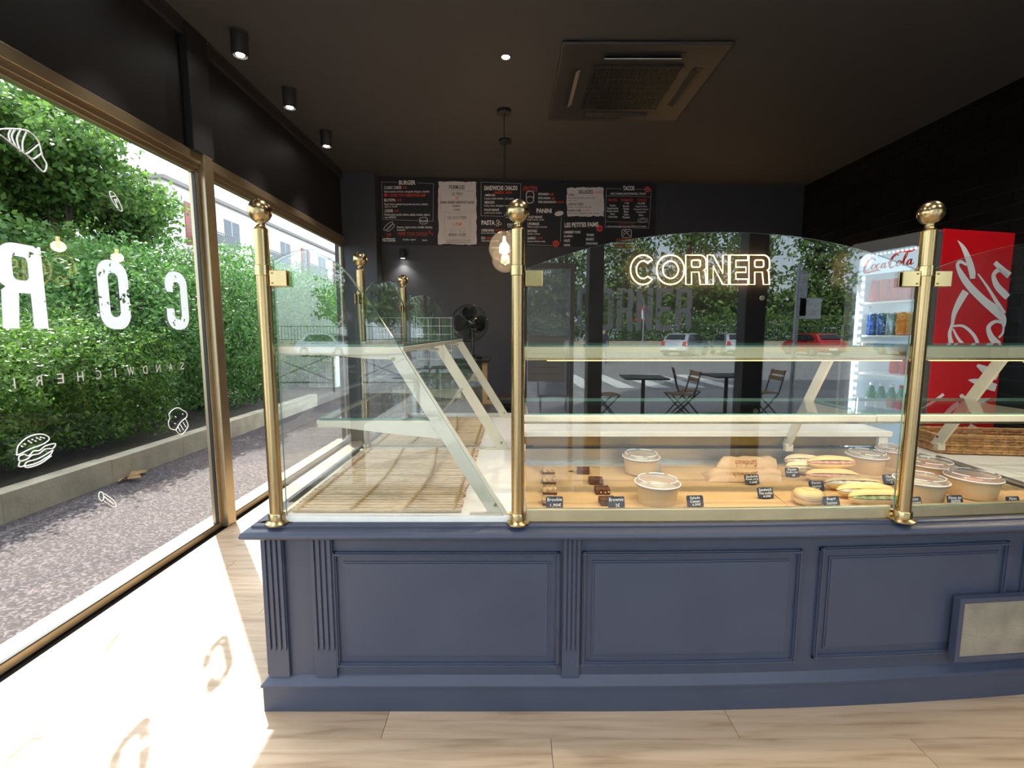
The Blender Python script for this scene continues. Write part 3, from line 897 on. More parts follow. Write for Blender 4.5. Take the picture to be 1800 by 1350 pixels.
def fshelf(nm, x0, x1, y0, y1, z, h, mt, led):
    s = MB().box(x0, x1, y0, y1, z, z + 0.008).build(nm, 'case_glass', case, edge_mat='glass_edge', edge_axis=(0, 0, 1))
    MB().box(x0, x1, y0 - 0.010, y0 + 0.004, z - h, z + 0.002).build('shelf_trim', mt, s, bevel=0.0015)
    MB().box(x0, x1, y0 - 0.012, y0 + 0.010, z - h - 0.007, z - h).build('trim_lip', 'brass', s)
    if led: MB().box(x0 + 0.10, x1 - 0.01, y0 - 0.008, y0 + 0.008, z - h - 0.010, z - h - 0.007).build('led_strip', 'led_gold', s)
    MB().box(x0, x1, y1 - 0.008, y1 + 0.002, z - 0.006, z + 0.001).build('back_edge', 'glass_edge', s)
    if led:
        d_ = bpy.data.lights.new('led_light', 'AREA'); d_.shape = 'RECTANGLE'; d_.size = x1 - x0 - 0.12; d_.size_y = 0.012; d_.energy = 4.2; d_.color = (1.0, 0.80, 0.52)
        o_ = bpy.data.objects.new('led_light', d_); o_.location = ((x0 + x1) / 2, y0 + 0.012, z - h - 0.013); o_.rotation_euler = (0.35, 0, 0); o_.parent = s; col.objects.link(o_)
    return s
fshelf('upper_shelf', 0.03, 1.452, 1.752, 2.12, 1.394, 0.040, 'brass_satin', True)
fshelf('upper_shelf', 1.458, 2.90, 1.758, 2.126, 1.394, 0.040, 'brass_satin', True)
fshelf('lower_shelf', 0.03, 1.452, 1.865, 2.31, 1.118, 0.024, 'cream_metal', False)
fshelf('lower_shelf', 1.458, 2.90, 1.870, 2.315, 1.118, 0.024, 'cream_metal', False)
for xx, dy in ((0.045, 0), (1.43, 0.0), (2.235, 0.02), (2.78, 0.03)):
    b = MB().prism([(xx, 2.075 + dy, 1.39), (xx, 2.135 + dy, 1.39), (xx, 2.455 + dy, 0.86), (xx, 2.40 + dy, 0.85)], (0.014, 0, 0)).build('bracket', 'cream_metal', case, bevel=0.0015)
    MB().box(xx - 0.012, xx + 0.026, 2.392 + dy, 2.42 + dy, 0.836, 0.872).build('foot', 'cream_metal', b, bevel=0.002)
    MB().prism([(xx + 0.015, 2.27 + dy, 1.112), (xx + 0.015, 1.90 + dy, 1.112), (xx + 0.015, 2.15 + dy, 1.07), (xx + 0.015, 2.29 + dy, 1.065)], (0.008, 0, 0)).build('gusset', 'cream_metal', b)
    MB().prism([(xx + 0.015, 2.12 + dy, 1.388), (xx + 0.015, 1.78 + dy, 1.388), (xx + 0.015, 1.95 + dy, 1.35), (xx + 0.015, 2.13 + dy, 1.34)], (0.008, 0, 0)).build('gusset', 'cream_metal', b)
    for (y, z) in ((2.112, 1.36), (2.415, 0.905)):
        MB().cyl((xx - 0.003, y + dy, z), (xx + 0.001, y + dy, z), 0.006, n=12).build('screw', 'dark_brass', b, smooth=40)

# ================================================================== LIGHTS AND FITTINGS OF THE CEILING
def spot_lamp(parent, loc, power, size=1.9, colr=(1, 0.92, 0.8), blend=0.6):
    d = bpy.data.lights.new('bulb_light', 'SPOT'); d.energy = power; d.spot_size = size; d.spot_blend = blend; d.color = colr; d.shadow_soft_size = 0.03
    o = bpy.data.objects.new('bulb_light', d); o.location = loc; o.parent = parent; col.objects.link(o); return o
def cyl_spot(x, y, label):
    t = thing('ceiling_spotlight', label, 'spotlight', (x, y, CZ), group='cylinder spotlights along the window side')
    MB().lathe([(0.0, 0.0), (0.060, 0.0), (0.060, -0.004), (0.055, -0.006), (0.055, -0.146), (0.053, -0.150), (0.044, -0.150), (0.040, -0.140), (0.0, -0.140)], (0, 0, 0), 28).build('housing', 'ceiling_fitting', t, smooth=35)
    MB().lathe([(0.0, -0.146), (0.024, -0.146), (0.028, -0.142), (0.0, -0.1415)], (0, 0, 0), 20).build('lamp_lens', 'lamp_disc', t, smooth=35)
    spot_lamp(t, (0, 0, -0.155), 24, 1.15)
    return t
for v, u, lb in ((57, 420, 'black cylinder spotlight on the dark ceiling level with the black pilaster of the fascia'), (157, 508, 'black cylinder spotlight on the dark ceiling midway between the pilaster and the back wall'), (231, 573, 'black cylinder spotlight on the dark ceiling closest to the back wall')):
    p = at_z(u, v, CZ)
    cyl_spot(p.x, p.y, lb)
for y in (2.67, 1.90, 1.13, 0.36):  # extra spotlights out of view, added to brighten the room
    cyl_spot(-1.86, y, 'added unseen cylinder spotlight over the walkway, brightening the room')
def downlight(x, y, label, power=26):
    t = thing('downlight', label, 'downlight', (x, y, CZ), group='recessed downlights')
    MB().lathe([(0.042, 0.0), (0.042, -0.004), (0.036, -0.006), (0.030, -0.003), (0.030, 0.0)], (0, 0, 0), 24).build('ring', 'ceiling_fitting', t, smooth=35)
    MB().lathe([(0.0, -0.004), (0.026, -0.004), (0.029, -0.001), (0.0, -0.0005)], (0, 0, 0), 20).build('lamp_lens', 'lamp_disc', t, smooth=35)
    spot_lamp(t, (0, 0, -0.012), power, 2.1)
    return t
p = at_z(889, 100, CZ)
downlight(p.x, p.y, 'small round recessed downlight glowing in the plain dark ceiling')
for yy in (2.1, 0.5):  # unseen downlights added over the customer side to raise the indoor light
    for xx in (-0.5, 1.1, 2.7):
        downlight(xx, yy, 'added unseen downlight over the customer side of the counter, lifting the indoor light', 46)

def pendant(x, y, label):
    t = thing('pendant_lamp', label, 'pendant lamp', (x, y, CZ), group='smoked globe pendants')
    MB().lathe([(0.0, 0.0), (0.066, 0.0), (0.066, -0.026), (0.062, -0.031), (0.006, -0.031), (0.004, -0.04), (0.0, -0.04)], (0, 0, 0), 28).build('canopy', 'black_matt', t, smooth=35)
    MB().cyl((0, 0, -0.035), (0, 0, -1.09), 0.0035, n=8).build('cable', 'black_matt', t, smooth=40)
    MB().lathe([(0.0, -1.06), (0.016, -1.06), (0.021, -1.075), (0.021, -1.12), (0.017, -1.125), (0.0, -1.125)], (0, 0, 0), 18).build('socket', 'black_matt', t, smooth=35)
    zc_ = -1.225
    pr = []
    for i in range(0, 19):
        a = math.radians(12 + (180 - 12) * i / 18)
        r = 0.148 * math.sin(a) * (1.0 if a > PI / 2 else 0.97)
        pr.append((max(r, 1e-6), zc_ + 0.150 * math.cos(a)))
    MB().lathe(pr[:-1] + [(1e-6, zc_ - 0.150)], (0, 0, 0), 36).build('globe', 'globe_glass', t, smooth=60)
    MB().lathe([(1e-6, -1.240), (0.012, -1.236), (0.021, -1.222), (0.023, -1.207), (0.019, -1.188), (0.012, -1.165), (0.010, -1.125), (1e-6, -1.12)], (0, 0, 0), 20).build('bulb', 'bulb_warm', t, smooth=60)
    d = bpy.data.lights.new('bulb_light', 'POINT'); d.energy = 9; d.color = (1, 0.72, 0.42); d.shadow_soft_size = 0.05
    o = bpy.data.objects.new('bulb_light', d); o.location = (0, 0, -1.215); o.parent = t; col.objects.link(o)
    return t
p = at_z(886, 194, CZ); pendant(p.x, p.y, 'smoked glass globe pendant hanging nearer the counter, warm bulb lit')
p = at_z(888, 246, CZ); pendant(p.x, p.y, 'smoked glass globe pendant hanging nearer the menu board, warm bulb lit')

# cassette air conditioner
ac = thing('ceiling_air_conditioner', 'dark square cassette air conditioner with a finned grille in the ceiling', 'air conditioner', (0.95, 4.12, CZ))
H = 0.60
fr = MB().prism([(-H, -H, 0), (H, -H, 0), (H, H, 0), (-H, H, 0)], (0, 0, -0.028)).build('fascia', 'ceiling_fitting', ac, bevel=0.01)
MB().box(-0.34, 0.34, -0.34, 0.34, -0.031, -0.027).build('grille_backing', 'black_matt', ac)
fin_me = None
for i in range(44):
    x = -0.33 + 0.66 * i / 43
    if fin_me is None:
        o = MB().box(-0.0035, 0.0035, -0.335, 0.335, -0.044, -0.029).build('fin', 'ceiling_fitting', ac); fin_me = o.data
    else: o = one('fin', fin_me, None, ac)
    o.location = (x, 0, 0)
for i in range(5):
    y = -0.335 + 0.67 * i / 4
    MB().box(-0.34, 0.34, y - 0.004, y + 0.004, -0.046, -0.030).build('crossbar', 'ceiling_fitting', ac)
for a in range(4):
    q = Matrix.Rotation(a * PI / 2, 4, 'Z')
    MB().box(-0.30, 0.30, -0.50, -0.42, -0.030, -0.027, q).build('outlet_slot', 'black_matt', ac)
    qq = q @ Matrix.Translation((0, -0.44, -0.035)) @ Matrix.Rotation(0.6, 4, 'X')
    MB().box(-0.28, 0.28, -0.026, 0.026, -0.003, 0.003, qq).build('louvre', 'stainless' if a in (0, 3) else 'ceiling_fitting', ac, bevel=0.001)

# ================================================================== BACK WALL
bp = B0 + bn * 0.024
def W(u, v, off=0.0): return at_plane(u, v, bp + bn * off, bn)
mb_ = thing('menu_board', 'black menu board with white and red lettering on the dark back wall', 'menu board', (0, 0, 0))
q = [W(667, 428), W(1150, 455), W(1150, 322), W(667, 312)]
zb, zt = q[0].z, min(q[3].z, CZ - 0.01)
x0p, x1p = q[0], q[1]
q = [Vector((x0p.x, x0p.y, zb)), Vector((x1p.x, x1p.y, zb - 0.03)), Vector((x1p.x, x1p.y, zt)), Vector((x0p.x, x0p.y, zt))]
wq = (q[1] - q[0]) / 3
for i in range(3):
    a, b = q[0] + wq * i, q[0] + wq * (i + 1)
    MB().prism([Vector((a.x, a.y, zb - 0.01)), Vector((b.x - 0.004, b.y, zb - 0.01)), Vector((b.x - 0.004, b.y, zt)), Vector((a.x, a.y, zt))], -bn * 0.02).build('board_panel', 'menu_black', mb_)
def Z1(x, y): return (660 + x / 6.923, 310 + y / 6.923)
def Z2(x, y): return (900 + x / 6.923, 310 + y / 6.923)
COLR = {'w': 'menu_white', 'r': 'menu_red', 'k': 'menu_ink'}
def mt(zf, s, x0, x1, y0, y1, c='w', bold=0.0, tilt=0.0, nm=None):
    off = 0.004
    a = W(*zf(x0, y1), off); b = W(*zf(x1, y1 + tilt), off); d = W(*zf(x0, y0), off)
    put_text(nm or {'w': 'menu_line', 'r': 'price', 'k': 'menu_line'}[c], s, COLR[c], mb_, a, b - a, d - a, bold)
def ml(zf, pts, c='w', wd=2.2, close=False, nm='rule'):
    m = MB()
    for i in range(len(pts) - (0 if close else 1)):
        ribbon(m, [(*pts[i], wd), (*pts[(i + 1) % len(pts)], wd)], lambda x, y: W(*zf(x, y), 0.004), 1)
    m.build(nm, COLR[c], mb_)
def curve_line(zf, pts, c='w', wd=3.0, nm='drawing', closed=False):
    m = MB()
    for pl in pts: ribbon(m, [(*p, wd) for p in pl], lambda x, y: W(*zf(x, y), 0.004), 5)
    m.build(nm, COLR[c], mb_)
def disc(zf, x, y, r, c='r', nm='price_spot'):
    MB().add([W(*zf(x + r * math.cos(2 * PI * i / 20), y + r * math.sin(2 * PI * i / 20)), 0.003) for i in range(20)], [tuple(range(20))]).build(nm, COLR[c], mb_)
def ring_pts(x, y, rx, ry, a=0, n=14):
    return [(x + rx * math.cos(2 * PI * i / n) * math.cos(a) - ry * math.sin(2 * PI * i / n) * math.sin(a), y + rx * math.cos(2 * PI * i / n) * math.sin(a) + ry * math.sin(2 * PI * i / n) * math.cos(a)) for i in range(n + 1)]
def card(zf, x0, x1, y0, y1, nm='white_card'):
    pts = []
    n = 14
    for i in range(n): pts.append((x0 + (x1 - x0) * i / n, y0 + random.uniform(-8, 8)))
    for i in range(n): pts.append((x1 + random.uniform(-8, 6), y0 + (y1 - y0) * i / n))
    for i in range(n): pts.append((x1 - (x1 - x0) * i / n, y1 + random.uniform(-8, 8)))
    for i in range(n): pts.append((x0 + random.uniform(-8, 8), y1 - (y1 - y0) * i / n))
    return MB().prism([W(*zf(*p), 0.0) for p in pts], bn * 0.002).build(nm, 'menu_card', mb_)
# --- burgers and hot dogs
ml(Z1, [(265, 74), (75, 68), (90, 525), (700, 545), (705, 90), (505, 80)])
mt(Z1, 'BURGER', 285, 488, 48, 103, bold=0.03, nm='heading')
mt(Z1, 'CLASSIC CHEESE', 103, 315, 117, 155, bold=0.02); mt(Z1, '5€', 330, 385, 120, 152, 'r', 0.01)
mt(Z1, "Steak, batavia, tomate, compotée d'oignon, cheddar", 105, 660, 170, 204, bold=0.012)
disc(Z1, 125, 228, 22); mt(Z1, 'DOUBLE TON CHEESE POUR 6,50€', 165, 610, 210, 254, 'r', 0.03)
mt(Z1, 'BIG POPPA', 105, 245, 270, 308, bold=0.02); mt(Z1, '6€', 262, 320, 270, 302, 'r', 0.01)
mt(Z1, 'Steak, bacon, galette de pomme de terre, raclette,', 105, 640, 324, 358, bold=0.012)
mt(Z1, 'oignon, salade', 108, 265, 358, 382, bold=0.012)
mt(Z1, 'CORNER', 110, 215, 400, 438, bold=0.02); mt(Z1, '6€', 230, 285, 402, 434, 'r', 0.01)
mt(Z1, 'Poulet pané mariné, chèvre, salade, tomate, oignon,', 110, 665, 450, 488, bold=0.012)
mt(Z1, 'sauce MAISON', 112, 250, 486, 510, bold=0.012)
curve_line(Z1, [ring_pts(585, 520, 48, 20), [(535, 530), (545, 572), (585, 580), (625, 572), (636, 530)], [(540, 545), (585, 556), (632, 545)]], wd=5)
curve_line(Z1, [ring_pts(155, 605, 72, 22, -0.75), ring_pts(185, 625, 60, 20, -0.75)], wd=5)
mt(Z1, 'Saucisse, oignon, bacon, cheddar, ketchup,', 262, 695, 603, 640, bold=0.012); mt(Z1, 'moutarde.', 262, 365, 640, 662, bold=0.012)
mt(Z1, '5€', 135, 195, 693, 727, 'r', 0.01); mt(Z1, 'PIMP TON DOGS', 275, 625, 680, 722, 'r', 0.0)
curve_line(Z1, [[(640, 700), (665, 685), (690, 705), (705, 690)], [(650, 680), (655, 662), (668, 672)], [(690, 705), (695, 720)]], 'r', 6)
mt(Z1, 'HOTDOG', 85, 240, 750, 796, bold=0.03, nm='heading'); mt(Z1, 'cheddar, oignon', 330, 490, 758, 784, bold=0.012); mt(Z1, 'bacon', 570, 630, 765, 786, bold=0.012)
# --- the white set-menu card
card(Z1, 765, 1230, 68, 828)
mt(Z1, 'FORMULES', 898, 1085, 106, 156, 'k', 0.02, nm='heading')
ml(Z1, [(790, 170), (1210, 178), (1205, 430), (795, 430)], 'k', 1.5, True)
mt(Z1, 'LE MIDI', 930, 1060, 196, 232, 'k'); mt(Z1, '7€', 970, 1015, 248, 288, 'r')
mt(Z1, 'PANINIS / BURGERS / SANDWICHS / SALADES', 790, 1200, 300, 332, 'k', 0.02)
mt(Z1, '+ BOISSON', 930, 1030, 348, 374, 'k', 0.02); mt(Z1, '+ COOKIE', 940, 1025, 394, 418, 'k', 0.02)
ml(Z1, [(840, 445), (1155, 455), (1155, 745), (845, 745)], 'k', 1.5, True)
mt(Z1, 'LE GOÛTER', 880, 1108, 475, 522, 'k'); mt(Z1, '1,70€', 950, 1050, 560, 608, 'r', 0.01)
curve_line(Z1, [ring_pts(935, 655, 20, 18), ring_pts(1060, 655, 34, 22)], 'k', 2)
mt(Z1, 'BOISSON + COOKIE', 895, 1100, 693, 728, 'k', 0.02)
mt(Z1, "LA MAISON N'EST À ME AUSSI", 858, 1160, 764, 786, 'k'); mt(Z1, 'RETROUVEZ NOUS SANDWICH', 865, 1155, 794, 816, 'k')
# --- hot sandwiches, pasta
ml(Z1, [(1285, 480), (1285, 70), (1770, 90), (1762, 300)]); ml(Z1, [(1285, 480), (1560, 487)])
mt(Z1, 'SANDWICHS CHAUDS', 1322, 1728, 113, 170, bold=0.03, nm='heading'); mt(Z1, 'AMÉRICAIN', 1440, 1655, 172, 212, 'r', 0.02)
mt(Z1, 'AMÉRICAIN', 1330, 1455, 208, 242, bold=0.02); mt(Z1, '2 steaks, double cheddar, oeuf, oignon', 1325, 1680, 256, 288, bold=0.012)
mt(Z1, 'MEXICAIN', 1330, 1447, 300, 332, bold=0.02); mt(Z1, 'Poulet, crème, champignons, bacon', 1325, 1640, 344, 374, bold=0.012)
mt(Z1, 'POULET MARINÉ', 1325, 1502, 386, 422, bold=0.02); mt(Z1, 'poulet mariné, cheddar', 1325, 1540, 433, 458, bold=0.012)
curve_line(Z1, [ring_pts(1612, 470, 40, 32), [(1575, 480), (1610, 462), (1650, 478)]], wd=5)
mt(Z1, 'PASTA', 1290, 1452, 535, 592, bold=0.03, nm='heading')
curve_line(Z1, [ring_pts(1490, 545, 17, 14), ring_pts(1515, 575, 18, 14, 0.5), ring_pts(1483, 590, 16, 14)], wd=5)
mt(Z1, 'CARBONARA', 1288, 1447, 640, 672, bold=0.02); mt(Z1, '4,50€', 1462, 1542, 640, 672, 'r', 0.01); mt(Z1, 'Sauce crème, lardons, oignon', 1288, 1535, 680, 702, bold=0.012)
mt(Z1, 'BOLO', 1288, 1337, 733, 766, bold=0.02); mt(Z1, '5€', 1350, 1405, 735, 766, 'r', 0.01); mt(Z1, 'Viande hachée, sauce tomate', 1288, 1500, 774, 796, bold=0.012)
mt(Z1, 'BOEUF', 1605, 1672, 572, 602, bold=0.02); mt(Z1, 'Crème, oignon, boeuf', 1605, 1790, 606, 628, bold=0.012)
mt(Z1, '3 FROMAGES', 1605, 1740, 656, 688, bold=0.02); mt(Z1, 'Tomate, emmental', 1605, 1770, 694, 716, bold=0.012)
# --- fries, paninis
mt(Z2, 'FRITES', 138, 308, 122, 182, 'r', 0.0, nm='heading')
curve_line(Z2, [[(172, 225), (185, 315), (252, 315), (268, 225)], [(172, 225), (185, 190), (220, 180), (255, 190), (268, 225)], [(180, 260), (220, 245), (262, 260)]], wd=7)
mt(Z2, 'FRITES MAISON', 320, 447, 202, 230, bold=0.02); mt(Z2, '3€', 455, 508, 204, 234, 'r', 0.02)
mt(Z2, 'FRITES CHEDDAR', 320, 467, 252, 278, bold=0.02); mt(Z2, '4€', 475, 525, 254, 284, 'r', 0.02)
mt(Z2, 'FRITES CHEDDAR BACON', 320, 532, 298, 326, bold=0.02); mt(Z2, '4,50€', 540, 632, 300, 330, 'r', 0.02)
mt(Z2, 'PANINI', 298, 482, 391, 446, bold=0.03, nm='heading')
MB().add([W(*Z2(*p), 0.003) for p in ring_pts(573, 452, 56, 30, -0.2)[:-1]], [tuple(range(14))]).build('drawing', 'menu_card', mb_)
mt(Z2, 'POULET MARINÉ', 185, 368, 473, 510, bold=0.02); mt(Z2, 'Poulet mariné, mozza', 185, 390, 516, 540, bold=0.012)
mt(Z2, '3 FROMAGES', 188, 332, 560, 596, bold=0.02); mt(Z2, 'Chèvre, mozza, emmental', 188, 425, 603, 628, bold=0.012)
mt(Z2, 'SAVOYARD', 188, 306, 648, 682, bold=0.02); mt(Z2, 'Jambon, raclette', 188, 340, 690, 714, bold=0.012)
mt(Z2, 'SAUMON', 188, 285, 736, 768, bold=0.02); mt(Z2, '6,50€', 298, 372, 736, 768, 'r'); mt(Z2, 'Saumon, boursin, mozza', 188, 405, 778, 804, bold=0.012)
ml(Z2, [(598, 490), (590, 795)]); ml(Z2, [(190, 832), (490, 842)])
disc(Z2, 535, 820, 40, 'r'); mt(Z2, '5€', 508, 562, 804, 840, 'k', 0.02)
# --- salads
card(Z2, 668, 1118, 138, 485)
mt(Z2, 'SALADES', 810, 985, 163, 214, 'k', 0.02, nm='heading'); mt(Z2, '4,50€', 1000, 1100, 172, 214, 'r')
mt(Z2, 'CÉSAR', 685, 757, 206, 238, 'k', 0.02); mt(Z2, 'Poulet pané, parmesan, tomate, oeuf,', 685, 1012, 250, 276, 'k', 0.005); mt(Z2, 'sauce césar', 685, 790, 282, 300, 'k', 0.005)
mt(Z2, 'LARDONS CHÈVRE', 683, 868, 316, 354, 'k', 0.02); mt(Z2, 'Lardons, toast chèvre miel, oeuf', 683, 968, 362, 386, 'k', 0.005)
mt(Z2, 'SAUMON FUMÉ', 683, 838, 395, 430, 'k', 0.02); mt(Z2, '(+0,50€)', 850, 950, 400, 428, 'r'); mt(Z2, 'Saumon fumé, fromage frais, aneth, avocat', 683, 1050, 438, 462, 'k', 0.005)
# --- small bites
mt(Z2, 'LES PETITES FAIMS', 640, 1052, 565, 622, bold=0.03, tilt=-10, nm='heading'); disc(Z2, 1066, 632, 40, 'r'); mt(Z2, '4€', 1042, 1092, 616, 650, 'k', 0.02)
for s, a, b, y in (('CAMEMBERT POIVRE', 630, 832, 680), ('JALAPENO', 630, 738, 733), ('NUGGETS', 632, 706, 783), ('CHÈVRE', 628, 708, 835)):
    mt(Z2, s, a, b, y - 17, y + 15, bold=0.02)
for s, a, b, y in (('TENDERS', 905, 998, 713), ('BEIGNETS', 902, 998, 766), ('ONION RINGS', 898, 1042, 818)):
    mt(Z2, s, a, b, y - 15, y + 14, bold=0.02)
# --- tacos
ml(Z2, [(1340, 152), (1148, 148), (1132, 618), (1665, 632), (1695, 162), (1500, 156)]); ml(Z2, [(1145, 238), (1690, 250)]); ml(Z2, [(1135, 552), (1672, 562)])
mt(Z2, 'TACOS', 1350, 1490, 116, 172, bold=0.03, nm='heading'); disc(Z2, 1648, 160, 36); mt(Z2, '6€', 1622, 1674, 144, 178, 'k', 0.02)
mt(Z2, 'AVEC 2 VIANDES, SAUCE FROMAGÈRE, 1 BOISSON', 1200, 1630, 192, 228, bold=0.015)
mt(Z2, 'VIANDES', 1165, 1280, 272, 304, 'r', 0.01); mt(Z2, 'FROMAGES', 1327, 1475, 272, 304, 'r', 0.01); mt(Z2, 'TOPPINGS', 1520, 1636, 274, 306, 'r', 0.01)
mt(Z2, '+1€', 1370, 1424, 312, 340, bold=0.012); mt(Z2, '+0,50€', 1522, 1620, 316, 344, bold=0.012)
for c_, items, y0 in ((1225, ['Tenders', 'Viande hachée', 'Poulet mariné', 'Bacon', 'Cordon bleu'], 355), (1390, ['Boursin', 'Cheddar', 'Mozza', 'Chèvre', 'Raclette'], 362), (1570, ['Oignons frits', "Compotée d'oignon", 'Champignons', 'Bacon'], 368)):
    for i, s in enumerate(items):
        hw = 5.3 * len(s) ; y = y0 + 34 * i
        mt(Z2, s, c_ - hw, c_ + hw, y - 13, y + 12, bold=0.015)
curve_line(Z2, [ring_pts(1592, 532, 58, 24, -0.05), [(1560, 540), (1590, 520), (1625, 535)]], wd=5)
mt(Z2, 'Supplément sauce', 1300, 1492, 566, 588, 'r'); mt(Z2, '+1€ pour les fromages et les viandes, 0,50€ pour les toppings', 1155, 1635, 596, 622, bold=0.012)
curve_line(Z2, [rrect(1338, 648, 1452, 745, 18, 3) + [(1452, 727)], [(1355, 690), (1380, 660), (1400, 680), (1430, 662)], [(1352, 720), (1395, 690), (1440, 730)]], wd=6)
mt(Z2, 'CROQUE MONSIEUR', 1268, 1480, 756, 788, 'r', 0.01); mt(Z2, '4,50€', 1505, 1585, 766, 794)
mt(Z2, 'Pain de mie, jambon, emmental, crème', 1195, 1565, 802, 826, bold=0.01)
mt(Z2, 'CROQUE MADAME', 1260, 1490, 836, 866, 'r', 0.01); mt(Z2, '5€', 1512, 1552, 842, 868); mt(Z2, 'Pain de mie, jambon, emmental, oeuf', 1205, 1535, 872, 896, bold=0.01)

# neon lettering
ne = thing('neon_sign', 'glowing warm neon outline letters on the dark back wall', 'neon sign')
def WN(x, y): return W(900 + x / 3, 380 + y / 3, 0.035)
for ch, xa, xb in (('C', 625, 757), ('O', 764, 908), ('R', 916, 1024), ('N', 1030, 1143), ('E', 1150, 1243), ('R', 1249, 1358)):
    wd, ht = xb - xa, 155
    lt = None
    for sp in letter(ch, wd, ht, 31, min(wd, ht) * 0.49 if ch in 'CO' else 34):
        P = [WN(xa + q[0], 360 - q[1]) for q in sp]
        # drop doubled points
        Q = [P[0]]
        for p in P[1:]:
            if (p - Q[-1]).length > 0.004: Q.append(p)
        if (Q[0] - Q[-1]).length < 0.004: Q.pop()
        if lt is None: lt = MB()
        lt.tube(Q, 0.0085, 8, closed=True)
    lt.build('letter', 'neon_warm', ne, smooth=60)
a = WN(1290, 365); MB().tube([tuple(p) for p in smooth_path([tuple(WN(1255, 362)), tuple(WN(1258, 425)), tuple(WN(1285, 450)), tuple(WN(1312, 433))], 6)], 0.004, 6).build('cable', 'black_matt', ne, smooth=60)
a = WN(1317, 432); MB().lathe([(0, 0), (0.034, 0), (0.034, 0.02), (0.028, 0.028), (0, 0.028)], a, 20, Matrix.Rotation(PI / 2, 3, 'X')).build('plug', 'white_plastic', ne, smooth=40)
# small wall lamp under the menu
p = W(707, 447)
sl = thing('wall_lamp', 'small black wall spotlight glowing under the burger menu', 'wall lamp', p)
MB().lathe([(0, 0.06), (0.035, 0.06), (0.04, 0.04), (0.04, -0.06), (0.032, -0.062), (0.030, -0.05), (0, -0.05)], (0.02, -0.055, 0), 20).build('shade', 'black_matt', sl, smooth=40)
MB().box(-0.02, 0.06, -0.03, 0.023, -0.01, 0.03).build('mount', 'black_matt', sl)
MB().lathe([(0, -0.062), (0.022, -0.060), (0.026, -0.052), (0, -0.051)], (0.02, -0.055, 0), 16).build('bulb', 'lamp_disc', sl)
spot_lamp(sl, (0.02, -0.055, -0.07), 8, 2.0)

# ================================================================== DRINKS FRIDGE
FO = Vector((2.345, 3.37, 0)); fa = math.atan2(-0.975, 0.222)
FW, FD, FH = 0.565, 0.606, 2.05
fg = thing('drinks_fridge', 'tall red drinks fridge with lit glass door and white script lettering down its side', 'fridge', FO, fa)
FM = Matrix.Translation(FO) @ Matrix.Rotation(fa, 4, 'Z')
MB().box(0.0, FW, 0.045, FD, 0.0, 0.24).build('base', 'black_matt', fg)
for nm, b in (('side_panel', (0.0, 0.02)), ('side_panel', (FW - 0.02, FW))):
    MB().box(b[0], b[1], 0.045, FD, 0.24, FH).build(nm, 'fridge_red', fg, bevel=0.003)
MB().box(0.02, FW - 0.02, FD - 0.03, FD, 0.24, FH).build('back_panel', 'fridge_lit', fg)  # panel emits by itself, standing in for lamplight inside the fridge
MB().box(0.02, FW - 0.02, 0.045, FD, FH - 0.03, FH).build('top_panel', 'fridge_grey', fg)
MB().box(0.02, FW - 0.02, 0.045, FD, 0.24, 0.27).build('floor_panel', 'fridge_white', fg)
for a, b in ((0.02, 0.024), (FW - 0.024, FW - 0.02)):
    MB().box(a, b, 0.05, FD - 0.03, 0.27, FH - 0.03).build('liner', 'fridge_white', fg)
# door frame with rounded top corners
dx0, dx1, dz0, dz1 = 0.050, FW - 0.075, 0.34, 1.975
vs, fs = fill_mesh([[(0, 0.25), (FW, 0.25), (FW, FH - 0.02)] + arc(FW - 0.03, FH - 0.03, 0.03, 0.03, 0, 90, 5) + arc(0.05, FH - 0.05, 0.05, 0.05, 90, 180, 6), ([(dx1, dz0)] + arc(dx1 - 0.06, dz1 - 0.06, 0.06, 0.06, 0, 90, 8) + arc(dx0 + 0.06, dz1 - 0.06, 0.06, 0.06, 90, 180, 8) + [(dx0, dz0)])[::-1]], 0.02)
door = MB().add([(v[0], 0.02 + v[2], v[1]) for v in vs], fs).build('door', 'fridge_grey', fg)
MB().box(dx0, dx1, 0.016, 0.022, dz0, dz1).build('door_glass', 'fridge_glass', door)
MB().cyl((0.018, -0.02, 0.9), (0.018, -0.02, 1.5), 0.010, n=12).cyl((0.018, -0.02, 0.93), (0.018, 0.005, 0.93), 0.007).cyl((0.018, -0.02, 1.47), (0.018, 0.005, 1.47), 0.007).build('handle', 'fridge_grey', door, smooth=40)
hd = MB().box(dx0, dx1, 0.050, 0.060, 1.838, 1.985).build('header', 'fridge_lit', fg)
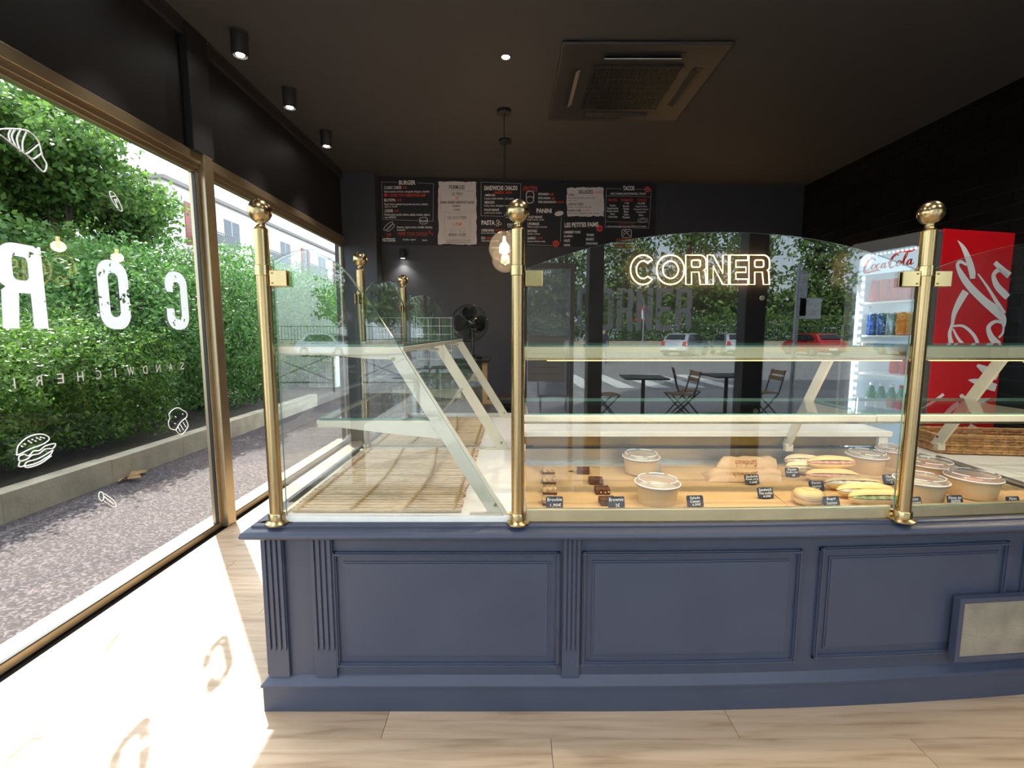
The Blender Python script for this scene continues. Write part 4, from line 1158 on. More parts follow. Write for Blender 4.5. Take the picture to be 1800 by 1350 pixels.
LOGO = [
    [(2.15, 1.55, .16), (1.95, 1.95, .12), (1.5, 2.1, .10), (0.95, 1.75, .22), (0.45, 1.0, .30), (0.25, 0.35, .28), (0.45, -0.08, .18), (0.95, 0.02, .12), (1.35, 0.35, .08)],
    [(0.05, 0.2, .1), (0.15, -0.25, .16), (0.7, -0.45, .2), (1.6, -0.32, .22), (2.6, -0.22, .2), (3.3, -0.40, .05)],
    [(2.05, 1.0, .08), (1.7, 0.75, .2), (1.55, 0.30, .22), (1.75, 0.05, .12), (2.1, 0.25, .14), (2.3, 0.7, .16), (2.05, 1.0, .08)],
    [(3.05, 0.80, .12), (2.85, 1.0, .08), (2.6, 0.75, .2), (2.45, 0.30, .22), (2.65, 0.05, .12), (3.05, 0.30, .07)],
    [(3.85, 0.95, .08), (3.5, 0.80, .16), (3.30, 0.35, .22), (3.45, 0.05, .12), (3.8, 0.4, .08), (3.95, 1.0, .16), (3.85, 0.25, .22), (4.05, 0.05, .1), (4.35, 0.35, .06)],
    [(4.35, 0.85, .16), (4.75, 1.0, .16)],
    [(6.1, 1.85, .10), (5.75, 2.25, .10), (5.3, 2.0, .22), (4.85, 1.1, .30), (4.75, 0.35, .28), (5.0, -0.08, .18), (5.5, 0.10, .10), (5.85, 0.40, .06)],
    [(5.5, 1.75, .06), (5.9, 2.3, .12), (6.7, 2.55, .18), (7.7, 2.35, .22), (8.5, 2.45, .16), (9.1, 2.95, .04)],
    [(6.35, 1.0, .08), (6.0, 0.75, .2), (5.9, 0.30, .22), (6.1, 0.05, .12), (6.4, 0.25, .14), (6.6, 0.7, .16), (6.35, 1.0, .08)],
    [(6.7, 0.4, .06), (7.2, 1.1, .08), (7.55, 1.9, .1), (7.4, 2.15, .1), (7.15, 1.6, .2), (6.95, 0.5, .26), (7.1, 0.05, .14), (7.5, 0.35, .06)],
    [(8.15, 0.95, .08), (7.8, 0.80, .16), (7.60, 0.35, .22), (7.75, 0.05, .12), (8.1, 0.4, .08), (8.25, 1.0, .16), (8.15, 0.25, .22), (8.35, 0.05, .1), (8.7, 0.35, .06)]]
lm = MB()
lw = dx1 - dx0 - 0.06
for st in LOGO:
    ribbon(lm, [(a_, b_, c_ * 1.7) for a_, b_, c_ in st], lambda x, y: (dx0 + 0.028 + x / 9.1 * lw * 0.92, 0.047, 1.868 + y * lw / 9.1 * 0.85))
lm.build('script_logo', 'logo_red', fg)
# script down the side panel that faces the room
sp_p = FM @ Vector((FW + 0.002, 0, 0)); sp_n = (FM.to_3x3() @ Vector((1, 0, 0)))
FI = FM.inverted()
def S1(x, y): return FI @ at_plane(1480 + x / 5.625, 400 + y / 5.625, sp_p, sp_n)
def S2(x, y): return FI @ at_plane(1600 + x / 5.87, 600 + y / 5.87, sp_p, sp_n)
STR1 = [[(1143, 125, 3), (1200, 200, 42), (1250, 310, 60), (1285, 430, 66), (1292, 505, 50)],
        [(1235, 372, 22), (1175, 338, 34), (1142, 375, 34), (1190, 480, 62), (1270, 590, 72), (1400, 720, 78), (1520, 820, 92), (1590, 900, 70), (1600, 980, 30)],
        [(1345, 458, 14), (1440, 590, 26), (1545, 760, 40), (1600, 850, 50)],
        [(1512, 345, 45), (1590, 420, 62), (1655, 475, 70)],
        [(1640, 480, 20), (1560, 420, 40), (1500, 470, 40), (1530, 570, 62), (1600, 650, 70), (1640, 690, 62)],
        [(1225, 630, 70), (1165, 730, 66), (1110, 850, 48), (1092, 950, 32), (1065, 1050, 36), (1085, 1160, 52), (1110, 1230, 60)],
        [(1095, 975, 18), (1200, 975, 26), (1300, 1060, 34), (1345, 1165, 36), (1310, 1215, 30)],
        [(1098, 1000, 16), (1150, 1100, 30), (1240, 1200, 36)],
        [(1600, 950, 22), (1520, 928, 32), (1450, 985, 42), (1475, 1080, 62), (1540, 1160, 80), (1580, 1230, 80)],
        [(1600, 960, 18), (1590, 1040, 22), (1550, 1090, 20)]]
STR2 = [[(690, 245, 30), (780, 300, 88), (850, 345, 88), (900, 372, 60)], [(600, 398, 8), (680, 415, 60), (790, 450, 85), (885, 480, 80)], [(520, 550, 36), (600, 640, 70), (680, 720, 92), (720, 790, 90)], [(700, 580, 20), (780, 650, 34), (850, 690, 40), (760, 748, 38)], [(340, 790, 45), (420, 700, 50), (505, 640, 55)], [(125, 690, 16), (240, 620, 26), (345, 545, 30)], [(470, 962, 18), (500, 920, 30), (560, 910, 34), (612, 955, 36)], [(600, 880, 80), (680, 940, 105), (725, 965, 70)]]
lm = MB()
for st in STR1: ribbon(lm, st, S1)
for st in STR2: ribbon(lm, st, S2)
lm.build('side_lettering', 'logo_white', fg)
for z in (0.60, 0.885, 1.17, 1.43, 1.655):
    MB().box(0.026, FW - 0.026, 0.09, FD - 0.05, z - 0.012, z).build('shelf', 'fridge_white', fg)
led_me = None
for i in range(27):
    z = 0.45 + 1.37 * i / 26
    if led_me is None:
        o = MB().ball((0, 0, 0), 0.008, 10, 6).build('led', 'led_white', fg); led_me = o.data
    else: o = one('led', led_me, None, fg)
    o.location = (dx0 + 0.022, 0.060, z)
MB().box(dx0 + 0.008, dx0 + 0.036, 0.064, 0.070, 0.42, 1.835).build('led_bar', 'fridge_white', fg)
for i in range(12):
    o = one('led', led_me, None, fg); o.location = (dx0 + 0.07 + 0.30 * i / 11, 0.040, 1.962); o.scale = (0.6, 0.6, 0.6)
d = bpy.data.lights.new('fridge_light', 'AREA'); d.energy = 0.7; d.shape = 'RECTANGLE'; d.size = 0.02; d.size_y = 1.2; d.color = (0.8, 0.93, 1)
o = bpy.data.objects.new('fridge_light', d); o.parent = fg; o.location = (dx0 + 0.03, 0.085, 1.1); o.rotation_euler = (PI / 2, 0, PI - 0.6); col.objects.link(o)
def can_proto(name, mt_, label, group):
    t = thing(name, label, 'can', (0, 0, 0), 0, group)
    MB().lathe([(0.024, 0.0), (0.030, 0.006), (0.0315, 0.012), (0.0315, 0.138), (0.029, 0.144), (0.026, 0.149)], (0, 0, 0), 20).build('body', mt_, t, smooth=50)
    MB().lathe([(0.026, 0.149), (0.0265, 0.152), (0.024, 0.150), (0.0, 0.148)], (0, 0, 0), 20).build('lid', 'aluminium', t, smooth=40)
    return t
def in_fridge(x, y, z): return FM @ Vector((x, y, z))
def row(proto, spots, z):
    for i, (x, y) in enumerate(spots):
        o = proto if i == 0 else dup(proto)
        o.location = in_fridge(x, y, z)
xs = [0.105 + 0.0665 * i for i in range(6)]
row(can_proto('drink_can', 'can_red', 'red drink can on the uppermost shelf in the drinks fridge', 'red cans in the fridge'), [(x, 0.14) for x in xs] + [(x, 0.21) for x in xs], 1.655)
row(can_proto('drink_can', 'can_blue', 'dark blue drink can on the second shelf in the drinks fridge', 'dark blue cans in the fridge'), [(0.100, 0.14), (0.166, 0.14)], 1.43)
row(can_proto('drink_can', 'can_steel', 'steel blue drink can between the dark blue and the orange cans', None), [(0.232, 0.14)], 1.43)
row(can_proto('drink_can', 'can_orange', 'orange drink can on the second shelf in the drinks fridge', 'orange cans in the fridge'), [(x, 0.14) for x in (0.300, 0.366, 0.432, 0.495)] + [(x, 0.21) for x in (0.300, 0.366, 0.432)], 1.43)
def bottle(label, lab, group):
    t = thing('soda_bottle', label, 'bottle', (0, 0, 0), 0, group)
    MB().lathe([(0.026, 0.0), (0.031, 0.008), (0.031, 0.12), (0.027, 0.15), (0.014, 0.19), (0.012, 0.205)], (0, 0, 0), 20).build('body', 'bottle_green', t, smooth=50)
    MB().lathe([(0.0315, 0.05), (0.0318, 0.052), (0.0318, 0.108), (0.0315, 0.11)], (0, 0, 0), 20).build('label_band', lab, t, smooth=50)
    MB().lathe([(0.014, 0.200), (0.014, 0.218), (0.0, 0.219)], (0, 0, 0), 16).build('cap', lab, t, smooth=40)
    return t
row(bottle('green soda bottle with a white band low in the drinks fridge', 'fridge_white', 'white banded bottles in the fridge'), [(x, 0.14) for x in (0.13, 0.20, 0.27)], 0.885)
row(bottle('green soda bottle with a red band low in the drinks fridge', 'label_red', 'red banded bottles in the fridge'), [(x, 0.14) for x in (0.335, 0.40, 0.465)], 0.885)
row(can_proto('drink_can', 'can_red', 'red drink can on the middle shelf below the orange cans', 'red cans on the middle fridge shelf'), [(x, 0.24) for x in (0.2, 0.27, 0.34)], 1.17)

# ================================================================== THINGS IN THE GLASS CASE
DT = DZ + 0.0005
# kraft paper sheets on the deck
def sheet(label, pts, z, grp=None):
    """paper sheet from its corner points on the deck, lightly rippled"""
    n, m = 16, 10
    a, b, c, d = [Vector(p) for p in pts]
    vs, fs = [], []
    for top in (0, 1):
        for j in range(m + 1):
            for i in range(n + 1):
                s, t = i / n, j / m
                p = (a * (1 - s) + b * s) * (1 - t) + (d * (1 - s) + c * s) * t
                h = 0.0012 * math.sin(9 * s + 3 * t) * math.sin(7 * t + 2 * s) + 0.0012
                vs.append((p.x, p.y, z + h + 0.0008 * top))
    K = (n + 1) * (m + 1)
    for j in range(m):
        for i in range(n):
            q = (j * (n + 1) + i, j * (n + 1) + i + 1, (j + 1) * (n + 1) + i + 1, (j + 1) * (n + 1) + i)
            fs.append(tuple(x + K for x in q)); fs.append(q[::-1])
    rim = [i for i in range(n + 1)] + [(n + 1) * j + n for j in range(1, m + 1)] + [(n + 1) * m + i for i in range(n - 1, -1, -1)] + [(n + 1) * j for j in range(m - 1, 0, -1)]
    for i in range(len(rim)):
        p, q = rim[i], rim[(i + 1) % len(rim)]
        fs.append((p, q, q + K, p + K))
    return tag(MB().add(vs, fs).build('kraft_paper', 'kraft', smooth=30), label, 'paper')
sheet('flat kraft paper sheet under the brownies and lidded bowls', [(0.06, 1.725, 0), (0.66, 1.725, 0), (0.62, 2.36, 0), (0.05, 2.37, 0)], DT)
sheet('kraft paper sheet with a raised edge under the bagged sandwiches', [(0.60, 1.727, 0), (1.18, 1.735, 0), (1.22, 2.36, 0), (0.76, 2.37, 0)], DT + 0.0022)
sheet('kraft paper sheet under the bare baguette sandwiches', [(1.08, 1.738, 0), (1.56, 1.75, 0), (1.66, 2.36, 0), (1.16, 2.37, 0)], DT + 0.0044)
sheet('kraft paper sheet under the cluster of lidded pasta bowls', [(1.50, 1.75, 0), (2.22, 1.80, 0), (2.21, 2.36, 0), (1.58, 2.37, 0)], DT + 0.0066)
ZF = DT + 0.0035
def deck(u, v, z=ZF): return at_z(u, v, z)
def zsurf(x): return ZF + (0.0 if x < 0.62 else 0.0022 if x < 1.12 else 0.0044 if x < 1.54 else 0.0066)

# baked squares
def brownie(name, u, v, rz, label, cookie):
    p = deck(u, v)
    t = thing(name, label, 'cake', (p.x, p.y, zsurf(p.x)), rz)
    def slab(z0, z1, sx, sy, seed, rough):
        r = random.Random(seed); n = 8; vs, fs = [], []
        for j in range(n + 1):
            for i in range(n + 1):
                x, y = sx * (i / n - 0.5), sy * (j / n - 0.5)
                e = 1 if i in (0, n) or j in (0, n) else 0
                vs.append((x + r.uniform(-1, 1) * 0.001, y + r.uniform(-1, 1) * 0.001, z1 + r.uniform(-1, 1) * rough - e * 0.0015))
        K = len(vs)
        for j in range(n + 1):
            for i in range(n + 1): vs.append((vs[j * (n + 1) + i][0], vs[j * (n + 1) + i][1], z0))
        for j in range(n):
            for i in range(n):
                q = (j * (n + 1) + i, j * (n + 1) + i + 1, (j + 1) * (n + 1) + i + 1, (j + 1) * (n + 1) + i)
                fs += [q, tuple(x + K for x in q[::-1])]
        rim = [i for i in range(n + 1)] + [(n + 1) * j + n for j in range(1, n + 1)] + [(n + 1) * n + i for i in range(n - 1, -1, -1)] + [(n + 1) * j for j in range(n - 1, 0, -1)]
        for i in range(len(rim)):
            a, b = rim[i], rim[(i + 1) % len(rim)]
            fs.append((a, b, b + K, a + K))
        return MB().add(vs, fs)
    sd = int(u * 7 + v)
    if cookie:
        slab(0, 0.010, 0.058, 0.052, sd, 0.0005).build('chocolate_base', 'brownie', t)
        slab(0.010, 0.026, 0.059, 0.053, sd + 1, 0.003).build('oat_crumble', 'cookie_top', t)
    else:
        slab(0, 0.020, 0.060, 0.052, sd, 0.001).build('crumb', 'brownie', t)
        slab(0.020, 0.0245, 0.061, 0.053, sd + 1, 0.0012).build('crust', 'brownie', t)
        r = random.Random(sd)
        for i in range(3 if u == 1058 else 0):
            MB().ball((r.uniform(-0.024, 0.024), -0.0265, r.uniform(0.005, 0.017)), 0.0028, 8, 6).build('nut', 'bread_pale', t)
    return t
brownie('oat_square', 964, 831, 0.05, 'oat topped chocolate square at the back of its row of oat squares', True)
brownie('oat_square', 965, 848, 0.0, 'oat topped chocolate square second from the back of its row', True)
brownie('oat_square', 966, 866, -0.02, 'oat topped chocolate square just behind the square hidden by its price tag', True)
brownie('oat_square', 966, 885, 0.0, 'oat topped chocolate square half hidden behind its price tag', True)
brownie('brownie_square', 1025, 831, -0.12, 'dark brownie square beside the loose crumb at the back of its row', False)
brownie('brownie_square', 1047, 849, -0.03, 'dark brownie square second from the back, set askew of its row', False)
brownie('brownie_square', 1058, 866, 0.0, 'dark brownie square showing pale nuts just behind the tagged one', False)
brownie('brownie_square', 1067, 885, 0.0, 'dark brownie square half hidden behind its price tag', False)
p = deck(1004, 829); tag(MB().box(-0.011, 0.010, -0.004, 0.004, 0, 0.005).build('brownie_crumb', 'brownie', bevel=0.001), 'small loose brownie crumb lying on the kraft paper', 'crumb').location = (p.x, p.y, ZF)

# lidded bowls
def bowl(u, v, label, r=0.086, lidc='lid_plastic', fill='filling_white', group=None):
    p = deck(u, v)
    z = zsurf(p.x)
    t = thing('salad_bowl', label, 'bowl', (p.x, p.y + r * 0.80, z), random.uniform(0, 6), group)
    k = r / 0.086
    MB().lathe([(0.0, 0.002), (0.070 * k, 0.002), (0.070 * k, 0.0), (0.073 * k, 0.0), (0.083 * k, 0.072), (0.0855 * k, 0.074), (0.0855 * k, 0.077), (0.081 * k, 0.076), (0.070 * k, 0.006), (0.0, 0.006)], (0, 0, 0), 40).build('cup', 'paper_bowl', t, smooth=35)
    pr = [(0.0, 0.060)]
    f = MB(); vs = []; n = 20
    r_ = random.Random(int(u))
    f.lathe([(0.080 * k, 0.050), (0.078 * k, 0.060), (0.055 * k, 0.066 + r_.uniform(0, .004)), (0.03 * k, 0.070), (1e-6, 0.072)], (0, 0, 0), 24)
    f.build('salad', fill, t, smooth=60)
    MB().lathe([(0.0885 * k, 0.070), (0.0890 * k, 0.078), (0.0875 * k, 0.081), (0.082 * k, 0.082), (0.079 * k, 0.087), (0.076 * k, 0.094), (0.072 * k, 0.0955), (0.066 * k, 0.093), (0.063 * k, 0.088), (0.03 * k, 0.087), (1e-6, 0.087)], (0, 0, 0), 40).build('lid', 'lid_plastic', t, smooth=35)
    rimb = MB()
    rimb.tube([(0.0885 * k * math.cos(a * PI / 20), 0.0885 * k * math.sin(a * PI / 20), 0.079) for a in range(40)], 0.0022, 6, closed=True)
    for i in range(6):
        a = i * PI / 3
        q = Matrix.Rotation(a, 4, 'Z')
        rimb.tube([q @ Vector((0.0755 * k * math.cos(b), 0.0755 * k * math.sin(b), 0.0955)) for b in [0.08 * j for j in range(0, 11)]], 0.0018, 6)
    rimb.build('lid_rim', 'acrylic_edge', t, smooth=50)
    return t
bowl(1133, 838, 'lidded paper salad bowl standing behind another, beside the brownies')
bowl(1164, 892, 'lidded paper salad bowl in front of its twin, beside the salad tag')
bowl(1540, 837, 'lidded paper bowl at the back beside the stacked baguettes', 0.084)
bowl(1592, 826, 'lidded paper bowl at the very back, half hidden behind the brass post', 0.084, fill='filling_pink')
bowl(1657, 856, 'lidded paper bowl behind two others beyond the brass post', 0.086, fill='filling_pink')
bowl(1642, 890, 'lidded paper bowl at the glass just beyond the brass post', 0.088)
bowl(1737, 884, 'lidded paper bowl nearest the end rail of the case', 0.090, fill='filling_pink')

# baguette sandwiches
def sandwich(u, v, ln, rz, fill, label, z=None, h=0.026, wd=0.030, tilt=-0.30, bread='bread'):
    p = deck(u, v)
    zz = zsurf(p.x) + 0.001 + (0 if z is None else z)
    t = thing('baguette_sandwich', label, 'sandwich', (p.x, p.y + 0.03, zz), rz)
    n, m = 22, 12
    def half(a0, a1, dz, grow):
        vs, fs = [], []
        for i in range(n + 1):
            s = -1 + 2 * i / n
            k = max(0.06, (1 - abs(s) ** 3.2)) ** 0.5
            wob = 1 + 0.05 * math.sin(5 * s + u)
            for j in range(m + 1):
                a = math.radians(a0 + (a1 - a0) * j / m)
                vs.append(Vector((s * ln / 2, math.cos(a) * wd * k * wob * grow, math.sin(a) * h * k * wob * grow + dz * k)))
        for i in range(n):
            for j in range(m):
                q = i * (m + 1) + j
                fs.append((q, q + 1, q + m + 2, q + m + 1))
            fs.append((i * (m + 1) + m, i * (m + 1), (i + 1) * (m + 1), (i + 1) * (m + 1) + m))
        fs += [tuple(range(m + 1)), tuple(range(n * (m + 1) + m, n * (m + 1) - 1, -1))]
        R = Matrix.Translation((0, 0, h * 1.10)) @ Matrix.Rotation(tilt, 4, 'X')
        return MB().add([R @ q for q in vs], fs)
    half(8, 172, 0.007, 1).build('upper_bread', bread, t, smooth=50)
    half(188, 352, -0.005, 0.98).build('lower_bread', bread, t, smooth=50)
    # filling: lumpy strip in the slit
    vs, fs = [], []
    r = random.Random(int(u + v)); N = 26
    for i in range(N + 1):
        s = -0.93 + 1.86 * i / N
        k = max(0.06, (1 - abs(s) ** 3.2)) ** 0.5
        b = 0.009 + r.uniform(-0.003, 0.003)
        e = wd * k * (1.0 + r.uniform(-0.08, 0.10))
        for (y, z) in ((-e, -b * .6), (-e, b * .6), (-e * 0.7, b), (e * 0.7, b), (e * 0.7, -b), (-e * .7, -b)):
            vs.append(Vector((s * ln / 2, y, z * k)))
    for i in range(N):
        for j in range(6): fs.append((i * 6 + j, i * 6 + (j + 1) % 6, (i + 1) * 6 + (j + 1) % 6, (i + 1) * 6 + j))
    fs += [tuple(range(6)), tuple(range(N * 6 + 5, N * 6 - 1, -1))]
    R = Matrix.Translation((0, 0, h * 1.10)) @ Matrix.Rotation(tilt, 4, 'X')
    MB().add([R @ q for q in vs], fs).build('filling', fill, t, smooth=60)
    return t
sandwich(1416, 824, 0.17, -0.10, 'filling_white', 'baguette sandwich at the very back, against the paper bag', bread='bread_pale')
sandwich(1420, 838, 0.165, -0.16, 'bread_pale', 'baguette sandwich behind the dark grey chicken tag', bread='bread_pale')
sandwich(1470, 853, 0.225, -0.12, 'filling_pink', 'long baguette sandwich with pink filling, behind the salmon panini tag')
sandwich(1466, 848, 0.215, -0.04, 'filling_pink', 'baguette sandwich with an open pink filling resting on top of another', z=0.050)
sandwich(1509, 868, 0.235, -0.10, 'filling_white', 'baguette sandwich with a white filling in the middle of the stack', tilt=-0.45)
sandwich(1530, 882, 0.225, -0.06, 'filling_white', 'baguette sandwich second from the glass, its end by the brass post')
sandwich(1550, 894, 0.215, -0.02, 'filling_green', 'baguette sandwich closest to the glass, with a green filling')

# film wrapped bagel
p = deck(1428, 893)
t = thing('wrapped_bagel', 'seeded bagel wrapped in clear film behind its blue tag', 'bagel', (p.x, p.y + 0.03, zsurf(p.x)), 0.2)
MB().lathe([(0.012, 0.016), (0.03, 0.004), (0.045, 0.006), (0.054, 0.018), (0.052, 0.026), (0.0, 0.026)], (0, 0, 0), 28).build('lower_half', 'bread', t, smooth=60)
MB().lathe([(0.050, 0.026), (0.053, 0.030), (0.050, 0.034), (0.0, 0.034)], (0, 0, 0), 28).build('filling', 'filling_pink', t, smooth=60)
MB().lathe([(0.0, 0.034), (0.052, 0.034), (0.055, 0.042), (0.046, 0.056), (0.030, 0.061), (0.012, 0.054), (0.0, 0.050)], (0, 0, 0), 28).build('upper_half', 'bread', t, smooth=60)
MB().lathe([(0.04, 0.0005), (0.058, 0.012), (0.060, 0.034), (0.054, 0.054), (0.034, 0.0645), (0.0, 0.060)], (0, 0, 0), 18).build('film', 'cling_film', t)

# sandwiches in printed paper bags
def bag(label, pts4, z, h, name='sandwich_bag'):
    a, b, c, d = [Vector((q.x, q.y, 0)) for q in pts4]      # front-near a,b ; back c,d
    n, m = 24, 10
    vs, fs = [], []
    r = random.Random(int(h * 1000))
    for top in (0, 1):
        for i in range(n + 1):
            for j in range(m + 1):
                s, q = i / n, j / m
                p = (a * (1 - s) + b * s) * (1 - q) + (d * (1 - s) + c * s) * q
                e = math.sin(PI * q) ** 0.6
                k = min(1, s / 0.12) ** 0.7 * (0.80 + 0.2 * min(1, (1 - s) / 0.1))
                hh = h * e * k + (0.002 * math.sin(17 * s + 9 * q) + 0.0015 * math.sin(31 * s)) * e
                vs.append((p.x, p.y, z + (hh + 0.001 if top else 0.0)))
    K = (n + 1) * (m + 1)
    for i in range(n):
        for j in range(m):
            q = (i * (m + 1) + j, (i + 1) * (m + 1) + j, (i + 1) * (m + 1) + j + 1, i * (m + 1) + j + 1)
            fs += [tuple(x + K for x in q), q[::-1]]
    rim = [i * (m + 1) for i in range(n + 1)] + [n * (m + 1) + j for j in range(1, m + 1)] + [i * (m + 1) + m for i in range(n - 1, -1, -1)] + [j for j in range(m - 1, 0, -1)]
    for i in range(len(rim)):
        p, q = rim[i], rim[(i + 1) % len(rim)]; fs.append((p, q, q + K, p + K))
    t = thing(name, label, 'sandwich bag')
    MB().add(vs, fs).build('paper', 'bag_kraft', t, smooth=60)
    # print, upside down, on the slope that faces the room
    V = [Vector(v) for v in vs[K:]]
    def surf(s, q):
        i = s * n; j = q * m; i0, j0 = min(int(i), n - 1), min(int(j), m - 1); fi, fj = i - i0, j - j0
        g = lambda x, y: V[x * (m + 1) + y]
        return (g(i0, j0) * (1 - fi) + g(i0 + 1, j0) * fi) * (1 - fj) + (g(i0, j0 + 1) * (1 - fi) + g(i0 + 1, j0 + 1) * fi) * fj
    co, tr = text_mesh('Sandwich', 0.01)
    me = bpy.data.meshes.new('print')
    me.from_pydata([tuple(surf(0.68 - 0.34 * c_[0], 0.27 - 0.20 * c_[1]) + Vector((0, -0.0022, 0.0015))) for c_ in co], [], tr)
    link('print', me, 'print_brown', t)
    # clear film strip over the roll
    fv = []
    for i in range(13):
        s = 0.10 + 0.80 * i / 12
        fv += [surf(s, 0.60) + Vector((0, 0, 0.001)), surf(s, 0.74) + Vector((0, 0, 0.001))]
    MB().add(fv, [(2 * i, 2 * i + 2, 2 * i + 3, 2 * i + 1) for i in range(12)]).build('film_window', 'cling_film', t, smooth=60)
    return t
bag('sandwich in a brown printed paper bag lying behind its twin', [deck(1252, 831), deck(1366, 831), deck(1360, 818), deck(1262, 818)], zsurf(1.0), 0.060)
bag('sandwich in a brown printed paper bag, one end folded, lying in front', [deck(1246, 848), deck(1374, 848), deck(1368, 832), deck(1232, 832)], zsurf(1.0), 0.040)

# price tags
def price_tag(u, v, lines, what, rz=0.0, mt_='slate', ww=0.066, hh=0.046, z=None):
    p = deck(u, v)
    t = thing('price_tag', what, 'price tag', (p.x, p.y, zsurf(p.x)), rz)
    R = Matrix.Rotation(-0.35, 4, 'X')
    MB().prism([R @ Vector((q[0], 0, q[1])) for q in rrect(-ww / 2, 0.002, ww / 2, hh, 0.006, 4)], R @ Vector((0, 0.0022, 0))).build('plate', mt_, t)
    MB().box(-0.014, 0.014, -0.001, 0.016, 0.0, 0.004).build('foot', 'black_matt', t)
    k = len(lines)
    for i, s in enumerate(lines):
        lh = hh * (0.30 if k == 2 else 0.235)
        zc_ = hh * (0.74 - 0.48 * i / max(1, k - 1)) if k == 2 else hh * (0.80 - 0.58 * i / max(1, k - 1)) if k > 1 else hh * 0.5
        lw_ = min(ww * 0.86, len(s) * lh * 0.62)
        x0 = -lw_ / 2 + (0.004 if i == k - 1 else 0)
        a = R @ Vector((x0, -0.0006, zc_ - lh / 2)); b = R @ Vector((x0 + lw_, -0.0006, zc_ - lh / 2 + 0.001)); c = R @ Vector((x0 + 0.001, -0.0006, zc_ + lh / 2))
        put_text('chalk_line', s, 'chalk', t, a, b - a, c - a, 0.008)
    return t
price_tag(975, 894, ['Brookie', '1,90€'], 'blue slate price tag reading brookie, in front of the oat squares', 0.0, z=ZF)
price_tag(1084, 894, ['Brownie', '2€'], 'blue slate price tag reading brownie, in front of the brownies', 0.04, z=ZF)
price_tag(1223, 893, ['Salade', 'Caesar', '6,90€'], 'blue slate price tag reading salade caesar beside the lidded bowls', 0.05, z=ZF)
price_tag(1323, 853, ['Sandwich', 'Poulet curry', '5,50€'], 'dark grey price tag leaning against the bagged sandwiches', 0.05, 'slate_grey')
price_tag(1347, 878, ['Sandwich', 'Thon crudités', '4,50€'], 'blue slate price tag standing alone on bare paper before the bags', 0.05, z=ZF + 0.006)
price_tag(1394, 841, ['Panini', 'Poulet mayo', '5€'], 'dark grey price tag among the baguettes beside the paper bags', 0.05, 'slate_grey')
price_tag(1437, 866, ['Panini', 'Saumon', '6€'], 'blue slate price tag reading panini saumon beside the baguettes', 0.05)
price_tag(1464, 898, ['Bagel', 'Saumon', '5€'], 'blue slate price tag reading bagel saumon before the wrapped bagel', 0.1, ww=0.068, hh=0.050)
price_tag(1566, 855, ['Pâtes', 'Carbo', '7€'], 'blue slate price tag reading pâtes carbo before the back bowls', 0.1)
price_tag(1609, 898, ['Panini', '3 Fromages', '5,50€'], 'blue slate price tag reading three fromages just beyond the brass post', 0.1)
price_tag(1682, 895, ['Pâtes au', 'saumon', '6€'], 'blue slate price tag reading pâtes au saumon between two bowls', 0.1)
price_tag(1783, 891, ['Pâtes', 'Bolo'], 'blue slate price tag reading pâtes bolo near the end rail', 0.1, ww=0.058, hh=0.034)

# bamboo mats on the deck of the long arm
def mat(y0, y1, label):
    t = thing('bamboo_mat', label, 'mat', (0, 0, 0.7625))
    r = random.Random(int(y0 * 100)); y = y0; prof_ = None
    me = None
    while y < y1:
        d = 0.0290
        if me is None:
            o = MB().tube([(-0.325 + 0.65 * i / 4, 0, 0) for i in range(5)], [0.0074, 0.0080, 0.0076, 0.0081, 0.0074], 8).build('bamboo_cane', 'bamboo', t, smooth=60); me = o.data
        else:
            o = one('bamboo_cane', me, None, t)
        o.location = (-0.522 + r.uniform(-0.006, 0.006), y, 0.0095); o.rotation_euler = (r.uniform(0, 6), 0, r.uniform(-0.004, 0.004)); o.scale = (1 + r.uniform(-0.006, 0.006), 1, 1)
        y += d
    for x, w_ in ((-0.815, 0.0), (-0.615, 0.02), (-0.415, 0.03), (-0.222, 0.0)):
        m = MB()
        N = int((y1 - y0) / 0.0195 * 4)
        for ph in (0, PI):
            m.tube([(x + w_ * math.sin(4.0 * i / N) + 0.006 * math.sin(i * PI / 2 * 0.5 + ph), y0 - 0.008 + (y1 - y0) * i / N, 0.018 + 0.003 * math.cos(i * PI / 2 * 0.5 + ph)) for i in range(N + 1)], 0.0032, 5)
        m.build('binding_cord', 'cord', t, smooth=60)
    return t
mat(1.748, 2.70, 'bamboo cane mat bound with cord, on the deck by the front end glass')
mat(2.80, 3.72, 'bamboo cane mat bound with cord, deeper along the deck past the second bracket')

# ================================================================== BEHIND THE CASE
# side counter with a wicker basket, by the fridge
sc_t = thing('side_worktop', 'cream topped worktop beyond the end of the glass case', 'worktop')
MB().prism([(2.29 + 0.1 * i, 1.722 + bow(2.29 + 0.1 * i), 0.752) for i in range(10)] + [(3.19, 2.79, 0.752), (2.29, 2.79, 0.752)], (0, 0, 0.026)).build('top', 'white_board', sc_t)
MB().box(2.32, 3.18, 2.665, 2.77, 0.0, 0.752).build('cabinet', 'black_matt', sc_t)
bk = thing('wicker_basket', 'brown wicker basket on the cream worktop beside the fridge', 'basket', (2.72, 2.62, 0.7785), -0.12)
bw, bd, bh = 0.36, 0.11, 0.105
MB().box(-bw + 0.03, bw - 0.03, -bd + 0.02, bd - 0.02, 0.004, 0.012).build('bottom', 'wicker', bk)
for i in range(25):
    xx = -bw * 0.9 + bw * 1.8 * i / 24
    for yy in (-bd, bd): MB().cyl((xx * 0.93, yy * 0.93, 0.004), (xx, yy, bh), 0.003, n=6).build('stake', 'wicker', bk)
